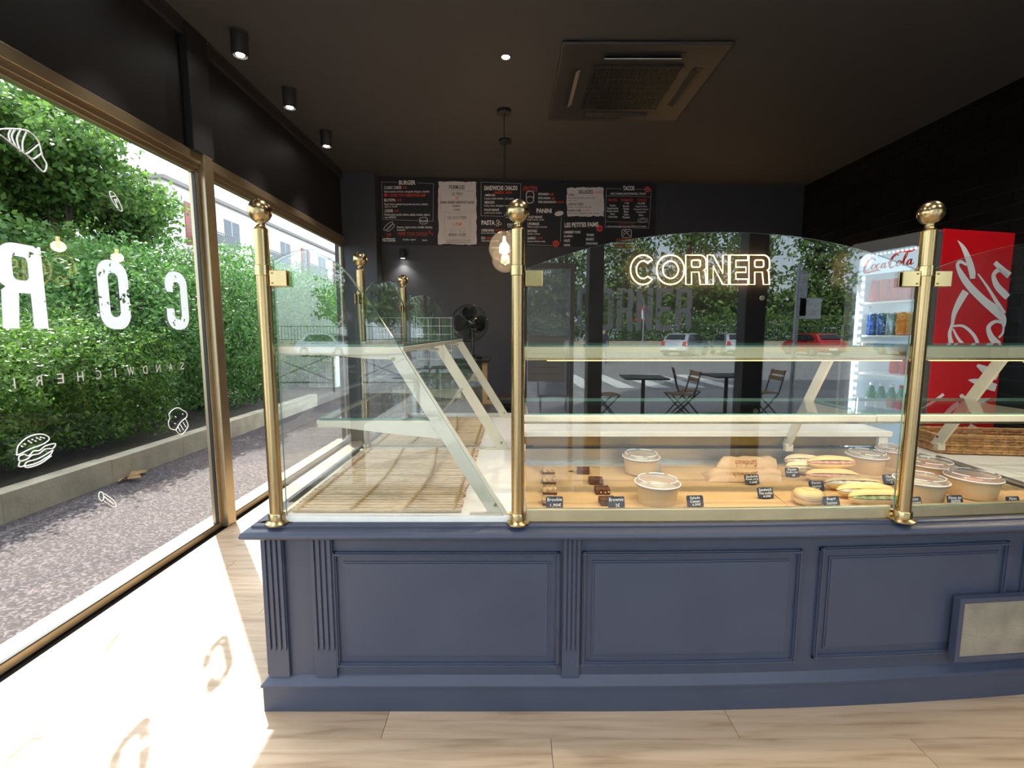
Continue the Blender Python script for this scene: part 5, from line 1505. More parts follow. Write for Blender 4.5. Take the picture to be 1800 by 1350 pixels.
def basket_path(k, z, ph):
    P = rrect(-bw * k, -bd * k, bw * k, bd * k, 0.05, 4); out_ = []
    N = len(P); L = 0
    for i in range(N):
        a, b = Vector(P[i]), Vector(P[(i + 1) % N]); m_ = max(1, int((b - a).length / 0.018))
        for j in range(m_):
            q = a + (b - a) * j / m_
            nrm = Vector((q.x / bw, q.y / bd)); nrm = nrm / max(nrm.length, 1e-6)
            L += 1
            out_.append((q.x + nrm.x * 0.0055 * math.sin(L * PI / 2 + ph), q.y + nrm.y * 0.0055 * math.sin(L * PI / 2 + ph), z))
    return out_
for i in range(7):
    z = 0.012 + i * 0.0146
    MB().tube(basket_path(0.93 + 0.07 * i / 6, z, PI * (i % 2)), 0.0062, 5, closed=True).build('weave_strand', 'wicker', bk, smooth=60)
MB().tube(basket_path(1.0, bh + 0.004, 0), 0.008, 7, closed=True).build('rim', 'wicker', bk, smooth=60)

# tall dark cabinet at the far end of the long arm, with fan and acrylic rack
cb = thing('back_cabinet', 'dark cabinet with an oak edged side standing past the far bracket', 'cabinet', (0, 0, 0))
MB().box(-0.92, -0.26, 4.10, 4.62, 0.0, 1.19).build('body', 'black_matt', cb, bevel=0.004)
MB().box(-0.94, -0.20, 4.08, 4.64, 1.19, 1.215).build('top', 'black_plastic', cb, bevel=0.003)
MB().box(-0.26, -0.215, 4.10, 4.135, 0.85, 1.19).box(-0.26, -0.13, 4.10, 4.135, 0.82, 0.86).build('oak_edge', 'wood_oak', cb, bevel=0.004)
bx = thing('black_bin', 'black box shaped bin on the floor behind the counter corner', 'bin', (0.03, 4.35, 0))
MB().box(-0.16, 0.16, -0.16, 0.16, 0, 0.80).build('body', 'black_plastic', bx, bevel=0.012)
MB().box(-0.17, 0.17, -0.17, 0.17, 0.80, 0.86).build('lid', 'black_matt', bx, bevel=0.012)
MB().box(-0.08, 0.08, -0.166, -0.158, 0.62, 0.74).build('flap', 'black_matt', bx)
# rack
rk = thing('acrylic_rack', 'clear acrylic compartment rack with pale edges on the dark cabinet', 'rack', (-0.68, 4.22, 1.2155), 0.0)
RW, RD, RH = 0.30, 0.16, 0.36
g = MB()
for i in range(4):
    x = -RW / 2 + RW * i / 3
    MB().box(x - 0.0015, x + 0.0015, -RD / 2, RD / 2, 0, RH).build('upright', 'acrylic', rk, edge_mat='acrylic_edge', edge_axis=(1, 0, 0))
for i in range(6):
    z = RH * i / 5
    MB().box(-RW / 2, RW / 2, -RD / 2, RD / 2, z - 0.0015, z + 0.0015).build('tier', 'acrylic', rk, edge_mat='acrylic_edge', edge_axis=(0, 0, 1))
# fan seen from its back
fp = at_y(836, 568, 4.32)
fn = thing('desk_fan', 'black round desk fan seen from its motor side on the dark cabinet', 'fan', (fp.x - 0.03, 4.32, 1.2155), 0.35)
zf = fp.z - 1.2155
MB().lathe([(0, 0), (0.09, 0), (0.09, 0.012), (0.06, 0.024), (0.02, 0.03), (0.0, 0.03)], (0, 0, 0), 28).build('base', 'black_plastic', fn, smooth=40)
MB().cyl((0, 0, 0.02), (0, 0, zf - 0.04), 0.014, n=14).build('stem', 'black_plastic', fn, smooth=40)
RX90 = Matrix.Rotation(-PI / 2, 3, 'X')
MB().lathe([(1e-6, -0.075), (0.03, -0.072), (0.048, -0.05), (0.052, 0.0), (0.052, 0.05), (0.04, 0.06), (1e-6, 0.06)], (0, -0.02, zf), 24, RX90).build('motor', 'black_plastic', fn, smooth=50)
MB().box(-0.03, 0.03, -0.05, 0.03, zf - 0.07, zf - 0.035).build('tilt_joint', 'black_plastic', fn, bevel=0.006)
cg = MB()
R_ = 0.168
for (yy, k) in ((0.045, 1), (0.135, 1)):
    for i in range(9):
        r = R_ * (i + 2) / 10
        dep = yy + (0.03 * (1 - (r / R_) ** 2) * (1 if yy > 0.1 else -1)) * (1 if r < R_ else 0)
        cg.tube([(r * math.cos(2 * PI * a / 40), dep, zf + r * math.sin(2 * PI * a / 40)) for a in range(40)], 0.0013, 4, closed=True)
    for a in range(44):
        t_ = 2 * PI * a / 44
        cg.tube([(R_ * q * math.cos(t_), yy + (0.03 * (1 - q * q) * (1 if yy > 0.1 else -1)), zf + R_ * q * math.sin(t_)) for q in (0.2, 0.5, 0.8, 1.0)], 0.0012, 4)
cg.tube([(R_ * math.cos(2 * PI * a / 48), 0.09, zf + R_ * math.sin(2 * PI * a / 48)) for a in range(48)], 0.006, 6, closed=True)
for a in range(44):
    t_ = 2 * PI * a / 44
    cg.tube([(R_ * math.cos(t_), 0.045, zf + R_ * math.sin(t_)), (R_ * math.cos(t_), 0.135, zf + R_ * math.sin(t_))], 0.0012, 4)
cg.build('cage', 'black_plastic', fn, smooth=50)
for b in range(4):
    q = Matrix.Translation((0, 0.09, zf)) @ Matrix.Rotation(b * PI / 2, 4, 'Y')
    P = []
    for i in range(7):
        rr_ = 0.035 + 0.115 * i / 6
        for s in (-1, 1):
            P.append(q @ Vector((s * (0.03 + 0.045 * math.sin(PI * i / 7)), s * 0.016, rr_)))
    MB().add(P + [p + Vector((0, 0.003, 0)) for p in P], [(2 * i, 2 * i + 1, 2 * i + 3, 2 * i + 2) for i in range(6)] + [(14 + 2 * i, 14 + 2 * i + 2, 14 + 2 * i + 3, 14 + 2 * i + 1) for i in range(6)]).build('blade', 'black_plastic', fn, smooth=60)
MB().lathe([(0, 0.03), (0.03, 0.028), (0.038, 0.0), (0.038, -0.03), (0, -0.03)], (0, 0.09, zf), 20, RX90).build('hub', 'black_plastic', fn, smooth=40)

# ================================================================== LETTERING AND DRAWINGS ON THE SIDE WINDOW
GX = WX - 0.002
wlt = thing('window_lettering', 'big worn white capital letters stuck on the side window', 'lettering', (0, 0, 0))
def win_letter(ch, y_far, parent, w_=0.200, h_=0.372, z_=1.466):
    vs, fs = fill_mesh(letter(ch, w_, h_, 0.066, 0.085), 0.0004)
    return MB().add([(GX + v[2], y_far - v[0], z_ + v[1]) for v in vs], fs).build('letter', 'worn_vinyl', parent)
for i, ch in enumerate('CORNER'):
    win_letter(ch, 3.205 - 0.488 * i, wlt)
wl2 = thing('small_window_lettering', 'thin white spaced lettering under the big letters on the side window', 'lettering', (0, 0, 0))
for i, ch in enumerate('SANDWICHERIE'):
    y = 3.105 - 0.1055 * i
    hw = 0.006 if ch == 'I' else (0.045 if ch == 'W' else 0.034)
    put_text('letter', ch, 'vinyl_white', wl2, (GX, y + 0.0 + hw / 2, 1.205), (0, -hw, 0), (0, 0, 0.048), 0.0)
def decal(name, label, lines, r=0.0026, zf=None):
    t = thing(name, label, 'window sticker', (0, 0, 0))
    for i, (nm, pl, closed) in enumerate(lines):
        m = MB()
        for pts in pl:
            P = [at_x(u, v, GX + 0.001) for (u, v) in pts]
            P = [tuple(q) for q in smooth_path([tuple(q) for q in P], 4)]
            m.tube(P, r, 5)
        m.build(nm, 'vinyl_white', t, smooth=60)
    return t
def z45(pts): return [(x / 4.5, 180 + y / 4.5) for x, y in pts]
def z375(pts): return [(x / 3.75, 560 + y / 3.75) for x, y in pts]
decal('croissant_sticker', 'white line drawing of a croissant high on the side window', [
    ('outline', [z45([(-40, 250), (0, 215), (90, 210), (190, 218), (260, 250), (310, 320), (335, 420), (370, 490), (352, 548), (310, 520), (230, 430), (150, 370), (75, 310), (10, 262), (-40, 250)])], 0),
    ('ridge', [z45([(85, 215), (70, 260), (85, 310)]), z45([(120, 212), (95, 270), (130, 350)]), z45([(165, 215), (135, 290), (165, 390)]), z45([(210, 235), (180, 320), (200, 410), (305, 335)]), z45([(335, 400), (270, 445), (230, 430)])], 0)], 0.0032)
decal('eclair_sticker', 'small white line drawing of an oblong cake high on the side window', [
    ('outline', [z45([(870, 705), (900, 715), (950, 800), (968, 855), (940, 850), (890, 780), (868, 725), (870, 705)])], 0),
    ('icing', [z45([(880, 750), (915, 740)]), z45([(905, 765), (935, 835)]), z45([(918, 765), (930, 790)])], 0)])
decal('burger_sticker', 'white line drawing of a burger low on the side window', [
    ('bun', [z375([(110, 900), (120, 840), (180, 785), (260, 762), (315, 775), (322, 800), (280, 830), (200, 860), (130, 895), (110, 900)]), z375([(160, 975), (250, 950), (330, 900), (350, 865)]), z375([(160, 975), (190, 982), (270, 955), (340, 905)])], 0),
    ('filling', [z375([(125, 910), (160, 895), (190, 905), (220, 875), (260, 870), (300, 840), (365, 825), (350, 855), (300, 860), (260, 890), (215, 900), (180, 925), (130, 940), (125, 910)]), z375([(130, 945), (125, 975), (160, 970), (180, 945), (260, 920), (345, 870)])], 0),
    ('seed', [z375([(x, y), (x + 10, y + 5)]) for x, y in ((160, 825), (185, 805), (210, 795), (240, 785), (265, 780), (200, 815), (230, 805), (260, 795), (285, 785), (140, 840))], 0)])
decal('cupcake_sticker', 'white line drawing of a cupcake low beside the window frame', [
    ('cream', [z375([(1160, 735), (1125, 725), (1110, 690), (1120, 655), (1115, 630), (1140, 600), (1175, 588), (1205, 605), (1230, 620), (1230, 650), (1200, 675), (1180, 700), (1160, 735)])], 0),
    ('case', [z375([(1160, 735), (1195, 765), (1240, 710), (1222, 660)]), z375([(1175, 715), (1190, 745)]), z375([(1190, 700), (1210, 735)]), z375([(1208, 685), (1226, 715)])], 0),
    ('sprinkle', [z375([(1155, 645), (1162, 652)]), z375([(1150, 690), (1158, 694)]), z375([(1205, 625), (1205, 634)])], 0)])
decal('wrap_sticker', 'white line drawing of a rolled wrap near the foot of the window', [
    ('roll', [z375(ring_pts(668, 1172, 16, 30, -0.15)), z375([(668, 1142), (740, 1190), (765, 1225), (750, 1242), (690, 1205)])], 0),
    ('crease', [z375([(690, 1175), (730, 1205)]), z375([(705, 1190), (750, 1222)])], 0)])
# lettering on the shop front behind the camera
fl_t = thing('front_window_lettering', 'worn capital letters stuck on the shop front window behind the viewer', 'lettering', (0, 0, 0))
for i, ch in enumerate('CORNER'):
    vs, fs = fill_mesh(letter(ch, 0.148, 0.372, 0.048, 0.05), 0.0004)
    MB().add([(0.64 + 0.176 * i + v[0], FY - 0.126 + v[2], 1.466 + v[1]) for v in vs], fs).build('letter', 'worn_vinyl', fl_t)
pn = thing('door_notice', 'white printed notice sheet stuck on the glass door', 'notice', (0, 0, 0))
MB().box(0.20, 0.52, FY - 0.040, FY - 0.039, 1.02, 1.42).build('sheet', 'sign_white', pn)
for i in range(5):
    MB().box(0.24, 0.48, FY - 0.0388, FY - 0.0384, 1.08 + 0.06 * i, 1.09 + 0.06 * i).build('rule', 'zinc' if i != 3 else 'shutter_red', pn)

# ================================================================== OUTSIDE, BY THE SIDE WINDOW
pv = struct(MB().box(-3.92, WX - 0.20, -8, 40, -0.10, -0.02).build('pavement', 'pavement'))
struct(MB().box(-40, -4.05, -1.0, 60, -0.10, 0.16).build('planting_bed', 'soil'))
kb_y = -0.5
kb = thing('kerb_wall', 'low weathered concrete kerb edging the planting bed outside', 'kerb', (0, 0, 0))
y = kb_y
i = 0
while y < 9.4:
    L = 1.0 if y + 1.0 < 9.4 else 9.4 - y
    MB().box(-4.07, -3.91, y, y + L - 0.001, -0.05, 0.215 + 0.004 * math.sin(i * 2.1)).build('kerb_stone', 'concrete', kb, bevel=0.005)
    y += L; i += 1

def leaf_mesh(name, C, Nrm, size, mat, parent, ratio=0.45):
    """C centres (n,3), Nrm outward directions, size per-leaf length"""
    n = len(C)
    d = rng.normal(size=(n, 3)); d[:, 2] -= 0.2
    ax = d / np.linalg.norm(d, axis=1, keepdims=True)
    nr = Nrm + rng.normal(scale=0.7, size=(n, 3)); nr[:, 2] += 0.5
    sd = np.cross(ax, nr); sd /= np.maximum(np.linalg.norm(sd, axis=1, keepdims=True), 1e-6)
    L = (size * rng.uniform(0.7, 1.3, n))[:, None]
    V = np.empty((n, 4, 3))
    V[:, 0] = C - ax * L * 0.5; V[:, 1] = C + sd * L * ratio * 0.5; V[:, 2] = C + ax * L * 0.5; V[:, 3] = C - sd * L * ratio * 0.5
    me = bpy.data.meshes.new(name)
    me.vertices.add(n * 4); me.loops.add(n * 4); me.polygons.add(n)
    me.vertices.foreach_set('co', V.reshape(-1))
    me.loops.foreach_set('vertex_index', np.arange(n * 4, dtype=np.int32))
    me.polygons.foreach_set('loop_start', np.arange(0, n * 4, 4, dtype=np.int32))
    me.update(); me.validate()
    return tag(link(name, me, mat, parent), kind='stuff')
def blob(c, r, n, shell=0.28, p=2.0, lump=0.14, seed=0):
    d = rng.normal(size=(n, 3)); d /= np.linalg.norm(d, axis=1, keepdims=True)
    k = 1 - np.abs(rng.normal(scale=shell, size=n)); k = np.clip(k, 0.15, 1.15)
    q = (np.abs(d) ** p).sum(1) ** (-1 / p)
    ph = np.array([1.3, 2.1, 0.7]) + seed
    lm_ = 1 + lump * (np.sin(d[:, 0] * 5 + ph[0]) * np.sin(d[:, 1] * 6 + ph[1]) + 0.7 * np.sin(d[:, 2] * 7 + ph[2] + d[:, 0] * 4) + 0.5 * np.sin(d[:, 1] * 13 + d[:, 2] * 11 + ph[0]))
    return np.array(c) + d * (k * q * lm_)[:, None] * np.array(r), d
def shrub(x, y, rx, ry, h, n, size, mat, label, group=None, p=2.6, twigs=0):
    t = thing('shrub', label, 'shrub', (x, y, 0.16), 0, group)
    C, D = blob((0, 0, h * 0.50), (rx, ry, h * 0.52), n, 0.22, p, 0.10, x * 3 + y)
    keep = C[:, 2] > 0.03
    C, D = C[keep], D[keep]
    if twigs:
        ang = rng.uniform(0, 2 * PI, twigs); up = rng.uniform(0.05, 0.9, twigs)
        base = np.stack([rx * 0.8 * np.cos(ang), ry * 0.8 * np.sin(ang), h * (0.3 + 0.6 * up)], 1)
        dirs = np.stack([np.cos(ang) * 0.8, np.sin(ang) * 0.8, 0.25 + rng.uniform(-0.3, 0.6, twigs)], 1)
        L = rng.uniform(0.15, 0.42, twigs)
        tt = rng.uniform(0, 1, (twigs, 12))
        P = base[:, None, :] + dirs[:, None, :] * (tt * L[:, None])[:, :, None] + rng.normal(scale=0.012, size=(twigs, 12, 3))
        C = np.concatenate([C, P.reshape(-1, 3)]); D = np.concatenate([D, np.repeat(dirs, 12, 0)])
    leaf_mesh('foliage', C, D, size, mat, t)
    m = MB()
    for i in range(7):
        a = i * 0.9; m.tube([(0.08 * math.cos(a), 0.08 * math.sin(a), -0.05), (rx * 0.35 * math.cos(a), ry * 0.35 * math.sin(a), h * 0.35), (rx * 0.6 * math.cos(a), ry * 0.6 * math.sin(a), h * 0.75)], [0.03, 0.02, 0.008], 6)
    m.build('stems', 'bark', t, smooth=60)
    return t
G1 = 'low hedge shrubs along the kerb'
for i, y in enumerate((0.9, 2.0, 3.1, 4.2, 5.3)):
    shrub(-5.06 + 0.04 * math.sin(i * 2), y, 0.92, 0.85, 1.48 + 0.08 * math.sin(i * 1.7), 24000, 0.05, 'leaf_hedge', 'low feathery green shrub growing in the bed behind the kerb', G1, twigs=420)
G2 = 'tall hedge shrubs further along the kerb'
for i, (x, y, h) in enumerate(((-5.35, 6.5, 2.50), (-5.3, 7.9, 2.70), (-5.3, 9.4, 2.75), (-5.2, 11.2, 2.8), (-5.5, 13.2, 2.9))):
    shrub(x, y, 1.15, 1.10, h, 22000, 0.07, 'leaf_tall', 'tall dense rounded shrub growing behind the kerb past the window frame', G2, 2.3)
def tree(x, y, trunk_h, crown, label, mat, nleaf, size, z0=0.1, tr=0.17, group=None, seed=1):
    t = thing('tree', label, 'tree', (x, y, z0), 0, group)
    r = random.Random(seed)
    m = MB()
    m.tube([(0, 0, -0.1), (0.03, 0.02, trunk_h * 0.5), (-0.04, 0.03, trunk_h), (0.05, 0, trunk_h * 1.6)], [tr * 1.2, tr, tr * 0.85, tr * 0.5], 10)
    for ci_, (cx_, cy_, cz_, rx, ry, rz) in enumerate(crown):
        if len(crown) > 8 and ci_ % 5: continue
        a = Vector((0, 0, trunk_h * r.uniform(0.75, 1.05))); b = Vector((cx_, cy_, cz_))
        mid = (a + b) / 2 + Vector((0, 0, -0.15))
        kb_ = 0.9 if len(crown) < 8 else 0.45
        m.tube([a, mid, b], [tr * 0.55 * kb_, tr * 0.38 * kb_, tr * 0.12 * kb_], 7)
        for j in range(5):
            e = b + Vector((r.uniform(-1, 1) * rx, r.uniform(-1, 1) * ry, r.uniform(-0.3, 0.9) * rz)) * 0.75
            m.tube([mid, (mid + e) / 2 + Vector((0, 0, 0.08)), e], [tr * 0.25 * kb_, tr * 0.16 * kb_, tr * 0.05 * kb_], 5)
    m.build('trunk', 'bark', t, smooth=60)
    Cs, Ds = [], []
    per = nleaf // len(crown)
    for k_, (cx_, cy_, cz_, rx, ry, rz) in enumerate(crown):
        c, d_ = blob((cx_, cy_, cz_), (rx, ry, rz), per, 0.34, 2.0, 0.22, seed * 1.7 + k_)
        Cs.append(c); Ds.append(d_)
    leaf_mesh('foliage', np.concatenate(Cs), np.concatenate(Ds), size, mat, t, 0.55)
    return t
rt_ = random.Random(21)
crown_ = []
while len(crown_) < 44:
    q = Vector((rt_.uniform(-1, 1), rt_.uniform(-1, 1), rt_.uniform(-1, 1)))
    if 0.25 < q.length < 1: crown_.append((-0.85 + 2.05 * q.x, 0.1 + 1.9 * q.y, 3.70 + 2.2 * q.z, rt_.uniform(0.5, 0.85), rt_.uniform(0.5, 0.85), rt_.uniform(0.3, 0.5)))
for q in range(12): crown_.append((-2.2 + 0.34 * q, -0.9 + 0.5 * math.sin(q * 2.3), 2.35 + 0.35 * math.sin(q * 1.7), 0.62, 0.6, 0.36))
tree(-7.6, 8.0, 1.9, crown_, 'large leafy tree with a dark trunk standing behind the low hedge', 'leaf_tree', 64000, 0.11, seed=3, tr=0.2)
tree(-11.5, 9.5, 2.8, [(0, 0, 4.6, 1.8, 1.8, 1.5), (1.4, 0.2, 3.6, 1.3, 1.2, 0.9), (-1.3, 0, 4.0, 1.5, 1.3, 1.1), (0.4, 0.2, 6.0, 1.5, 1.4, 1.1)],
     'leafy tree further off, behind the dark trunked tree', 'leaf_tree', 16000, 0.2, seed=5)

# outdoor unit at the end of the kerb
ou = thing('outdoor_air_unit', 'white outdoor air conditioning unit at the far end of the kerb', 'air conditioner', (-4.45, 11.2, -0.02))
MB().box(-0.32, 0.32, -0.16, 0.16, 0.06, 0.94).build('casing', 'white_plastic', ou, bevel=0.012)
for s in (-0.24, 0.24): MB().box(s - 0.03, s + 0.03, -0.18, 0.18, 0, 0.06).build('foot', 'zinc', ou)
MB().box(-0.29, 0.29, -0.164, -0.158, 0.10, 0.90).build('grille_backing', 'zinc', ou)
for i in range(9): MB().box(-0.29, 0.29, -0.172, -0.160, 0.10 + 0.1 * i - 0.006, 0.10 + 0.1 * i + 0.006).build('slat', 'white_plastic', ou)
for i in range(4): MB().box(-0.29 + 0.193 * i - 0.006, -0.29 + 0.193 * i + 0.006, -0.172, -0.160, 0.10, 0.90).build('upright', 'white_plastic', ou)
# fallen leaf bundle by the kerb
p = at_z(224, 842, -0.02)
lf = thing('fallen_leaf', 'crumpled brown dead leaf lying against the kerb', 'leaf', (p.x, p.y, -0.02))
r = random.Random(4)
for i in range(7):
    a = r.uniform(0, 6.28); L = r.uniform(0.16, 0.30)
    pts = [(0, 0, 0.01), (L * 0.5 * math.cos(a + 0.35), L * 0.5 * math.sin(a + 0.35), 0.05), (L * math.cos(a), L * math.sin(a), r.uniform(0.005, 0.07)), (L * 0.5 * math.cos(a - 0.35), L * 0.5 * math.sin(a - 0.35), 0.03)]
    MB().prism(pts, (0, 0, 0.003)).build('blade', 'dry_leaf', lf)

# apartment house beyond the trees
ho = thing('apartment_house', 'white apartment house with balconies and red shutters beyond the trees', 'building', (-16, 22.5, 0))
MB().box(-11, 0, 0, 30, -0.1, 8.40).build('walls', 'white_wall', ho)
MB().box(-11.3, 0.25, -0.25, 30.2, 8.40, 8.58).build('roof_edge', 'roof_dark', ho)
win_me = sh_me = None
def house_window(face, s, z, w_=1.3, h_=1.5, shut=True):
    q = Matrix.Translation((0, s, z)) if face == 'x' else Matrix.Translation((s, 0, z)) @ Matrix.Rotation(-PI / 2, 4, 'Z')
    f = MB().box(-0.02, 0.05, -w_ / 2 - 0.06, w_ / 2 + 0.06, -0.06, h_ + 0.06, q).build('window', 'sign_white', ho)
    MB().box(0.0, 0.06, -w_ / 2, -0.03, 0, h_, q).build('pane', 'window_dark', f)
    MB().box(0.0, 0.06, 0.03, w_ / 2, 0, h_, q).build('pane', 'window_dark', f)
    if shut:
        for k_ in (-1, 1): MB().box(0.02, 0.10, k_ * w_ / 2 - (0.34 if k_ > 0 else 0.0), k_ * w_ / 2 + (0.34 if k_ < 0 else 0.0), 0, h_, q).build('shutter', 'shutter_red', f)
for fz in (0.1, 2.85, 5.6):
    for j in range(9): house_window('x', 2.0 + 3.2 * j, fz + (0.1 if j % 2 == 0 else 0.6), 1.5, 2.1 if j % 2 == 0 else 1.5, j % 2 == 0)
    for j in range(3): house_window('y', -1.2 - 3.2 * j, fz + 0.6, 1.3, 1.5, j == 1)
for fz in (2.75, 5.5):
    for j in range(5):
        y = 2.0 + 6.4 * j
        b = MB().box(0, 1.1, y - 1.6, y + 1.6, fz - 0.12, fz + 0.04).build('balcony', 'white_wall', ho)
        MB().box(1.06, 1.10, y - 1.6, y + 1.6, fz + 0.98, fz + 1.03).build('handrail', 'roof_dark', b)
        MB().box(1.07, 1.09, y - 1.58, y + 1.58, fz + 0.12, fz + 0.92).build('balcony_screen', 'window_dark', b)
        rl = MB()
        for i in range(17): rl.box(1.065, 1.095, y - 1.6 + 0.2 * i - 0.015, y - 1.6 + 0.2 * i + 0.015, fz + 0.04, fz + 1.0)
        rl.build('railing', 'roof_dark', b)

# ================================================================== THE STREET BEHIND THE CAMERA (mirrored in the case glass)
struct(MB().box(-40, 60, -8.5, FY - 0.16, -0.10, -0.025).build('terrace', 'terrace_paving'))
struct(MB().box(-40, 60, -70, -8.5, -0.16, -0.08).build('street', 'street_asphalt'))
for i in range(6):
    struct(MB().box(1.2 + i * 1.0, 1.7 + i * 1.0, -13.5, -9.5, -0.08, -0.074).build('trim_%d' % (20 + i), 'road_white'))
sw = thing('street_wall', 'low rubble stone wall along the far side of the street', 'wall', (0, -33.5, -0.1))
st_me = None
r = random.Random(9)
MB().box(-24, 44, 0.05, 0.5, 0, 0.86).build('core', 'concrete', sw)
for j in range(3):
    x = -2.0 - 0.3 * (j % 2)
    while x < 26:
        L = r.uniform(0.45, 0.85)
        if st_me is None:
            o = MB().box(0, 1, 0, 1, 0, 1).build('stone', 'stone', sw, bevel=0.0); st_me = o.data
        else: o = one('stone', st_me, None, sw)
        o.location = (x, -0.02 - r.uniform(0, 0.05), j * 0.30); o.scale = (L - 0.04, 0.12, 0.27)
        x += L
fe = thing('street_fence', 'dark green railing fence standing on the stone wall across the street', 'fence', (0, -33.2, 0.76))
fb = MB()
for i in range(240): fb.box(-20 + 0.25 * i - 0.012, -20 + 0.25 * i + 0.012, -0.012, 0.012, 0, 1.25)
tag(fb.build('bars', 'fence_green', fe), kind='stuff')
for z in (0.1, 1.1): MB().box(-20, 40, -0.02, 0.02, z, z + 0.05).build('rail', 'fence_green', fe)
G3 = 'street trees behind the green fence'
for i, (x, y, s) in enumerate(((-6, -38, 1.0), (0, -39, 1.1), (5.5, -37.5, 1.15), (11, -38.5, 1.05), (16.5, -38, 1.2), (22, -39, 1.1), (28, -38, 1.1), (-13, -38, 1.1))):
    tree(x, y, 3.0 * s, [(0, 0, 5.5 * s, 3.0, 2.4, 2.6), (1.6, 0, 3.4 * s, 2.0, 1.8, 1.6), (-1.6, 0.3, 3.6 * s, 2.1, 1.8, 1.7), (0.3, 0, 8.6 * s, 2.8, 2.2, 2.6), (-0.5, 0.2, 11.5 * s, 2.4, 2.0, 2.4)], 'tall dense street tree beyond the green fence', 'leaf_street', 7000, 0.42, -0.1, 0.26, G3, seed=11 + i)
for i, (x, y, s) in enumerate([(4.0, -35.0, 1.3), (9.2, -35.2, 1.5), (13.6, -35.0, 1.4), (18.0, -35.3, 1.35), (22.5, -35.2, 1.4), (27.0, -35.1, 1.3), (-0.5, -35.2, 1.3), (-5.0, -35.1, 1.3), (32.0, -35, 1.4)]):
    shrub(x, y, 1.9 * s, 1.0, 2.0 * s, 3500, 0.28, 'leaf_street', 'broad bush growing through the green fence', 'bushes along the green fence')

def car(loc, rz, mt_, label):
    t = thing('parked_car', label, 'car', loc, rz)
    prof_ = [(-2.0, 0.28), (-2.02, 0.55), (-1.92, 0.88), (-1.70, 1.10), (-1.35, 1.40), (-0.9, 1.47), (0.25, 1.45), (0.75, 1.28), (1.10, 0.98), (1.75, 0.88), (2.0, 0.68), (2.02, 0.35), (1.9, 0.25)]
    vs, fs = [], []
    n = len(prof_)
    for s, k, ty in ((-0.84, 1.0, 0), (-0.66, 1.0, 1), (0.66, 1.0, 1), (0.84, 1.0, 0)):
        for x, z in prof_:
            kk = 0.97 if (ty == 0 and z > 1.0) else 1.0
            yy = s * (0.80 if (z > 1.2 and ty == 0) else (0.92 if z > 0.95 and ty == 0 else 1))
            vs.append((x * (0.98 if ty == 0 else 1), yy, z * kk))
    for a in range(3):
        for i in range(n): fs.append((a * n + i, a * n + (i + 1) % n, (a + 1) * n + (i + 1) % n, (a + 1) * n + i))
    fs += [tuple(range(n)), tuple(range(4 * n - 1, 3 * n - 1, -1))]
    b = MB().add(vs, fs).build('body', mt_, t, smooth=35)
    MB().prism([(-1.74, -0.60, 1.09), (-1.42, -0.54, 1.36), (-1.42, 0.54, 1.36), (-1.74, 0.60, 1.09)], (-0.03, 0, 0.025)).build('rear_window', 'car_glass', t)
    MB().prism([(0.78, -0.56, 1.28), (1.08, -0.62, 1.01), (1.08, 0.62, 1.01), (0.78, 0.56, 1.28)], (0.03, 0, 0.03)).build('windscreen', 'car_glass', t)
    for s in (-1, 1):
        MB().prism([(-1.35, s * 0.775, 1.0), (0.95, s * 0.775, 1.0), (0.62, s * 0.69, 1.30), (0.2, s * 0.68, 1.39), (-0.95, s * 0.68, 1.39)], (0, s * 0.03, 0)).build('side_window', 'car_glass', t)
        MB().prism([(-2.0, s * 0.55, 0.72), (-2.0, s * 0.83, 0.72), (-1.86, s * 0.80, 0.95), (-1.88, s * 0.60, 0.95)], (-0.05, 0, 0)).build('tail_light', 'tail_light', t)
        for x in (-1.25, 1.28):
            wh = MB().cyl((x, s * 0.66, 0.31), (x, s * 0.86, 0.31), 0.31, n=22).build('wheel', 'tyre', t, smooth=40)
            MB().cyl((x, s * 0.862, 0.31), (x, s * 0.87, 0.31), 0.20, n=16).build('hubcap', 'zinc', wh, smooth=40)
    MB().box(-2.05, -2.0, -0.26, 0.26, 0.42, 0.53).build('number_plate', 'sign_white', t)
    MB().box(-2.06, -1.9, -0.80, 0.80, 0.26, 0.40).build('bumper', 'tyre', t, bevel=0.02)
    return t
GZ = -0.08
car((12.2, -27.5, GZ), PI * 1.5 + 0.75, 'car_silver', 'silver hatchback parked beside the stone wall across the street')
car((15.6, -28.4, GZ), PI * 1.5 + 0.15, 'car_silver', 'grey hatchback parked between the silver and the red car')
car((20.6, -27.4, GZ), PI * 1.5, 'car_red', 'red hatchback parked nose to the stone wall across the street')
car((27.0, -27.2, GZ), PI * 1.5, 'car_blue', 'pale blue hatchback parked past the red one')
car((-11.5, -26.5, GZ), 0.3, 'car_silver', 'silver car standing alone near the street corner')

# signs
sg = thing('sign_pole', 'tall grey steel pole carrying two small road signs seen from behind', 'road sign', (5.0, -4.6, -0.025))
MB().cyl((0, 0, 0), (0, 0, 2.62), 0.035, n=14).build('pole', 'zinc', sg, smooth=40)
MB().box(0.02, 0.16, -0.02, 0.0, 1.75, 2.5).build('sign_plate', 'zinc', sg)
MB().box(0.05, 0.42, -0.02, 0.0, 1.70, 2.05).build('sign_plate', 'sign_white', sg)
tw = thing('warning_sign', 'triangular white road warning sign with a red rim', 'road sign', (6.6, -18.5, GZ))
MB().cyl((0, 0.04, 0), (0, 0.04, 2.9), 0.03, n=12).build('pole', 'zinc', tw, smooth=40)
MB().prism([(-0.45, 0, 2.05), (0.45, 0, 2.05), (0, 0, 2.85)], (0, 0.02, 0)).build('rim', 'logo_red', tw)
MB().prism([(-0.32, 0.02, 2.13), (0.32, 0.02, 2.13), (0, 0.02, 2.70)], (0, 0.006, 0)).build('face', 'sign_white', tw)
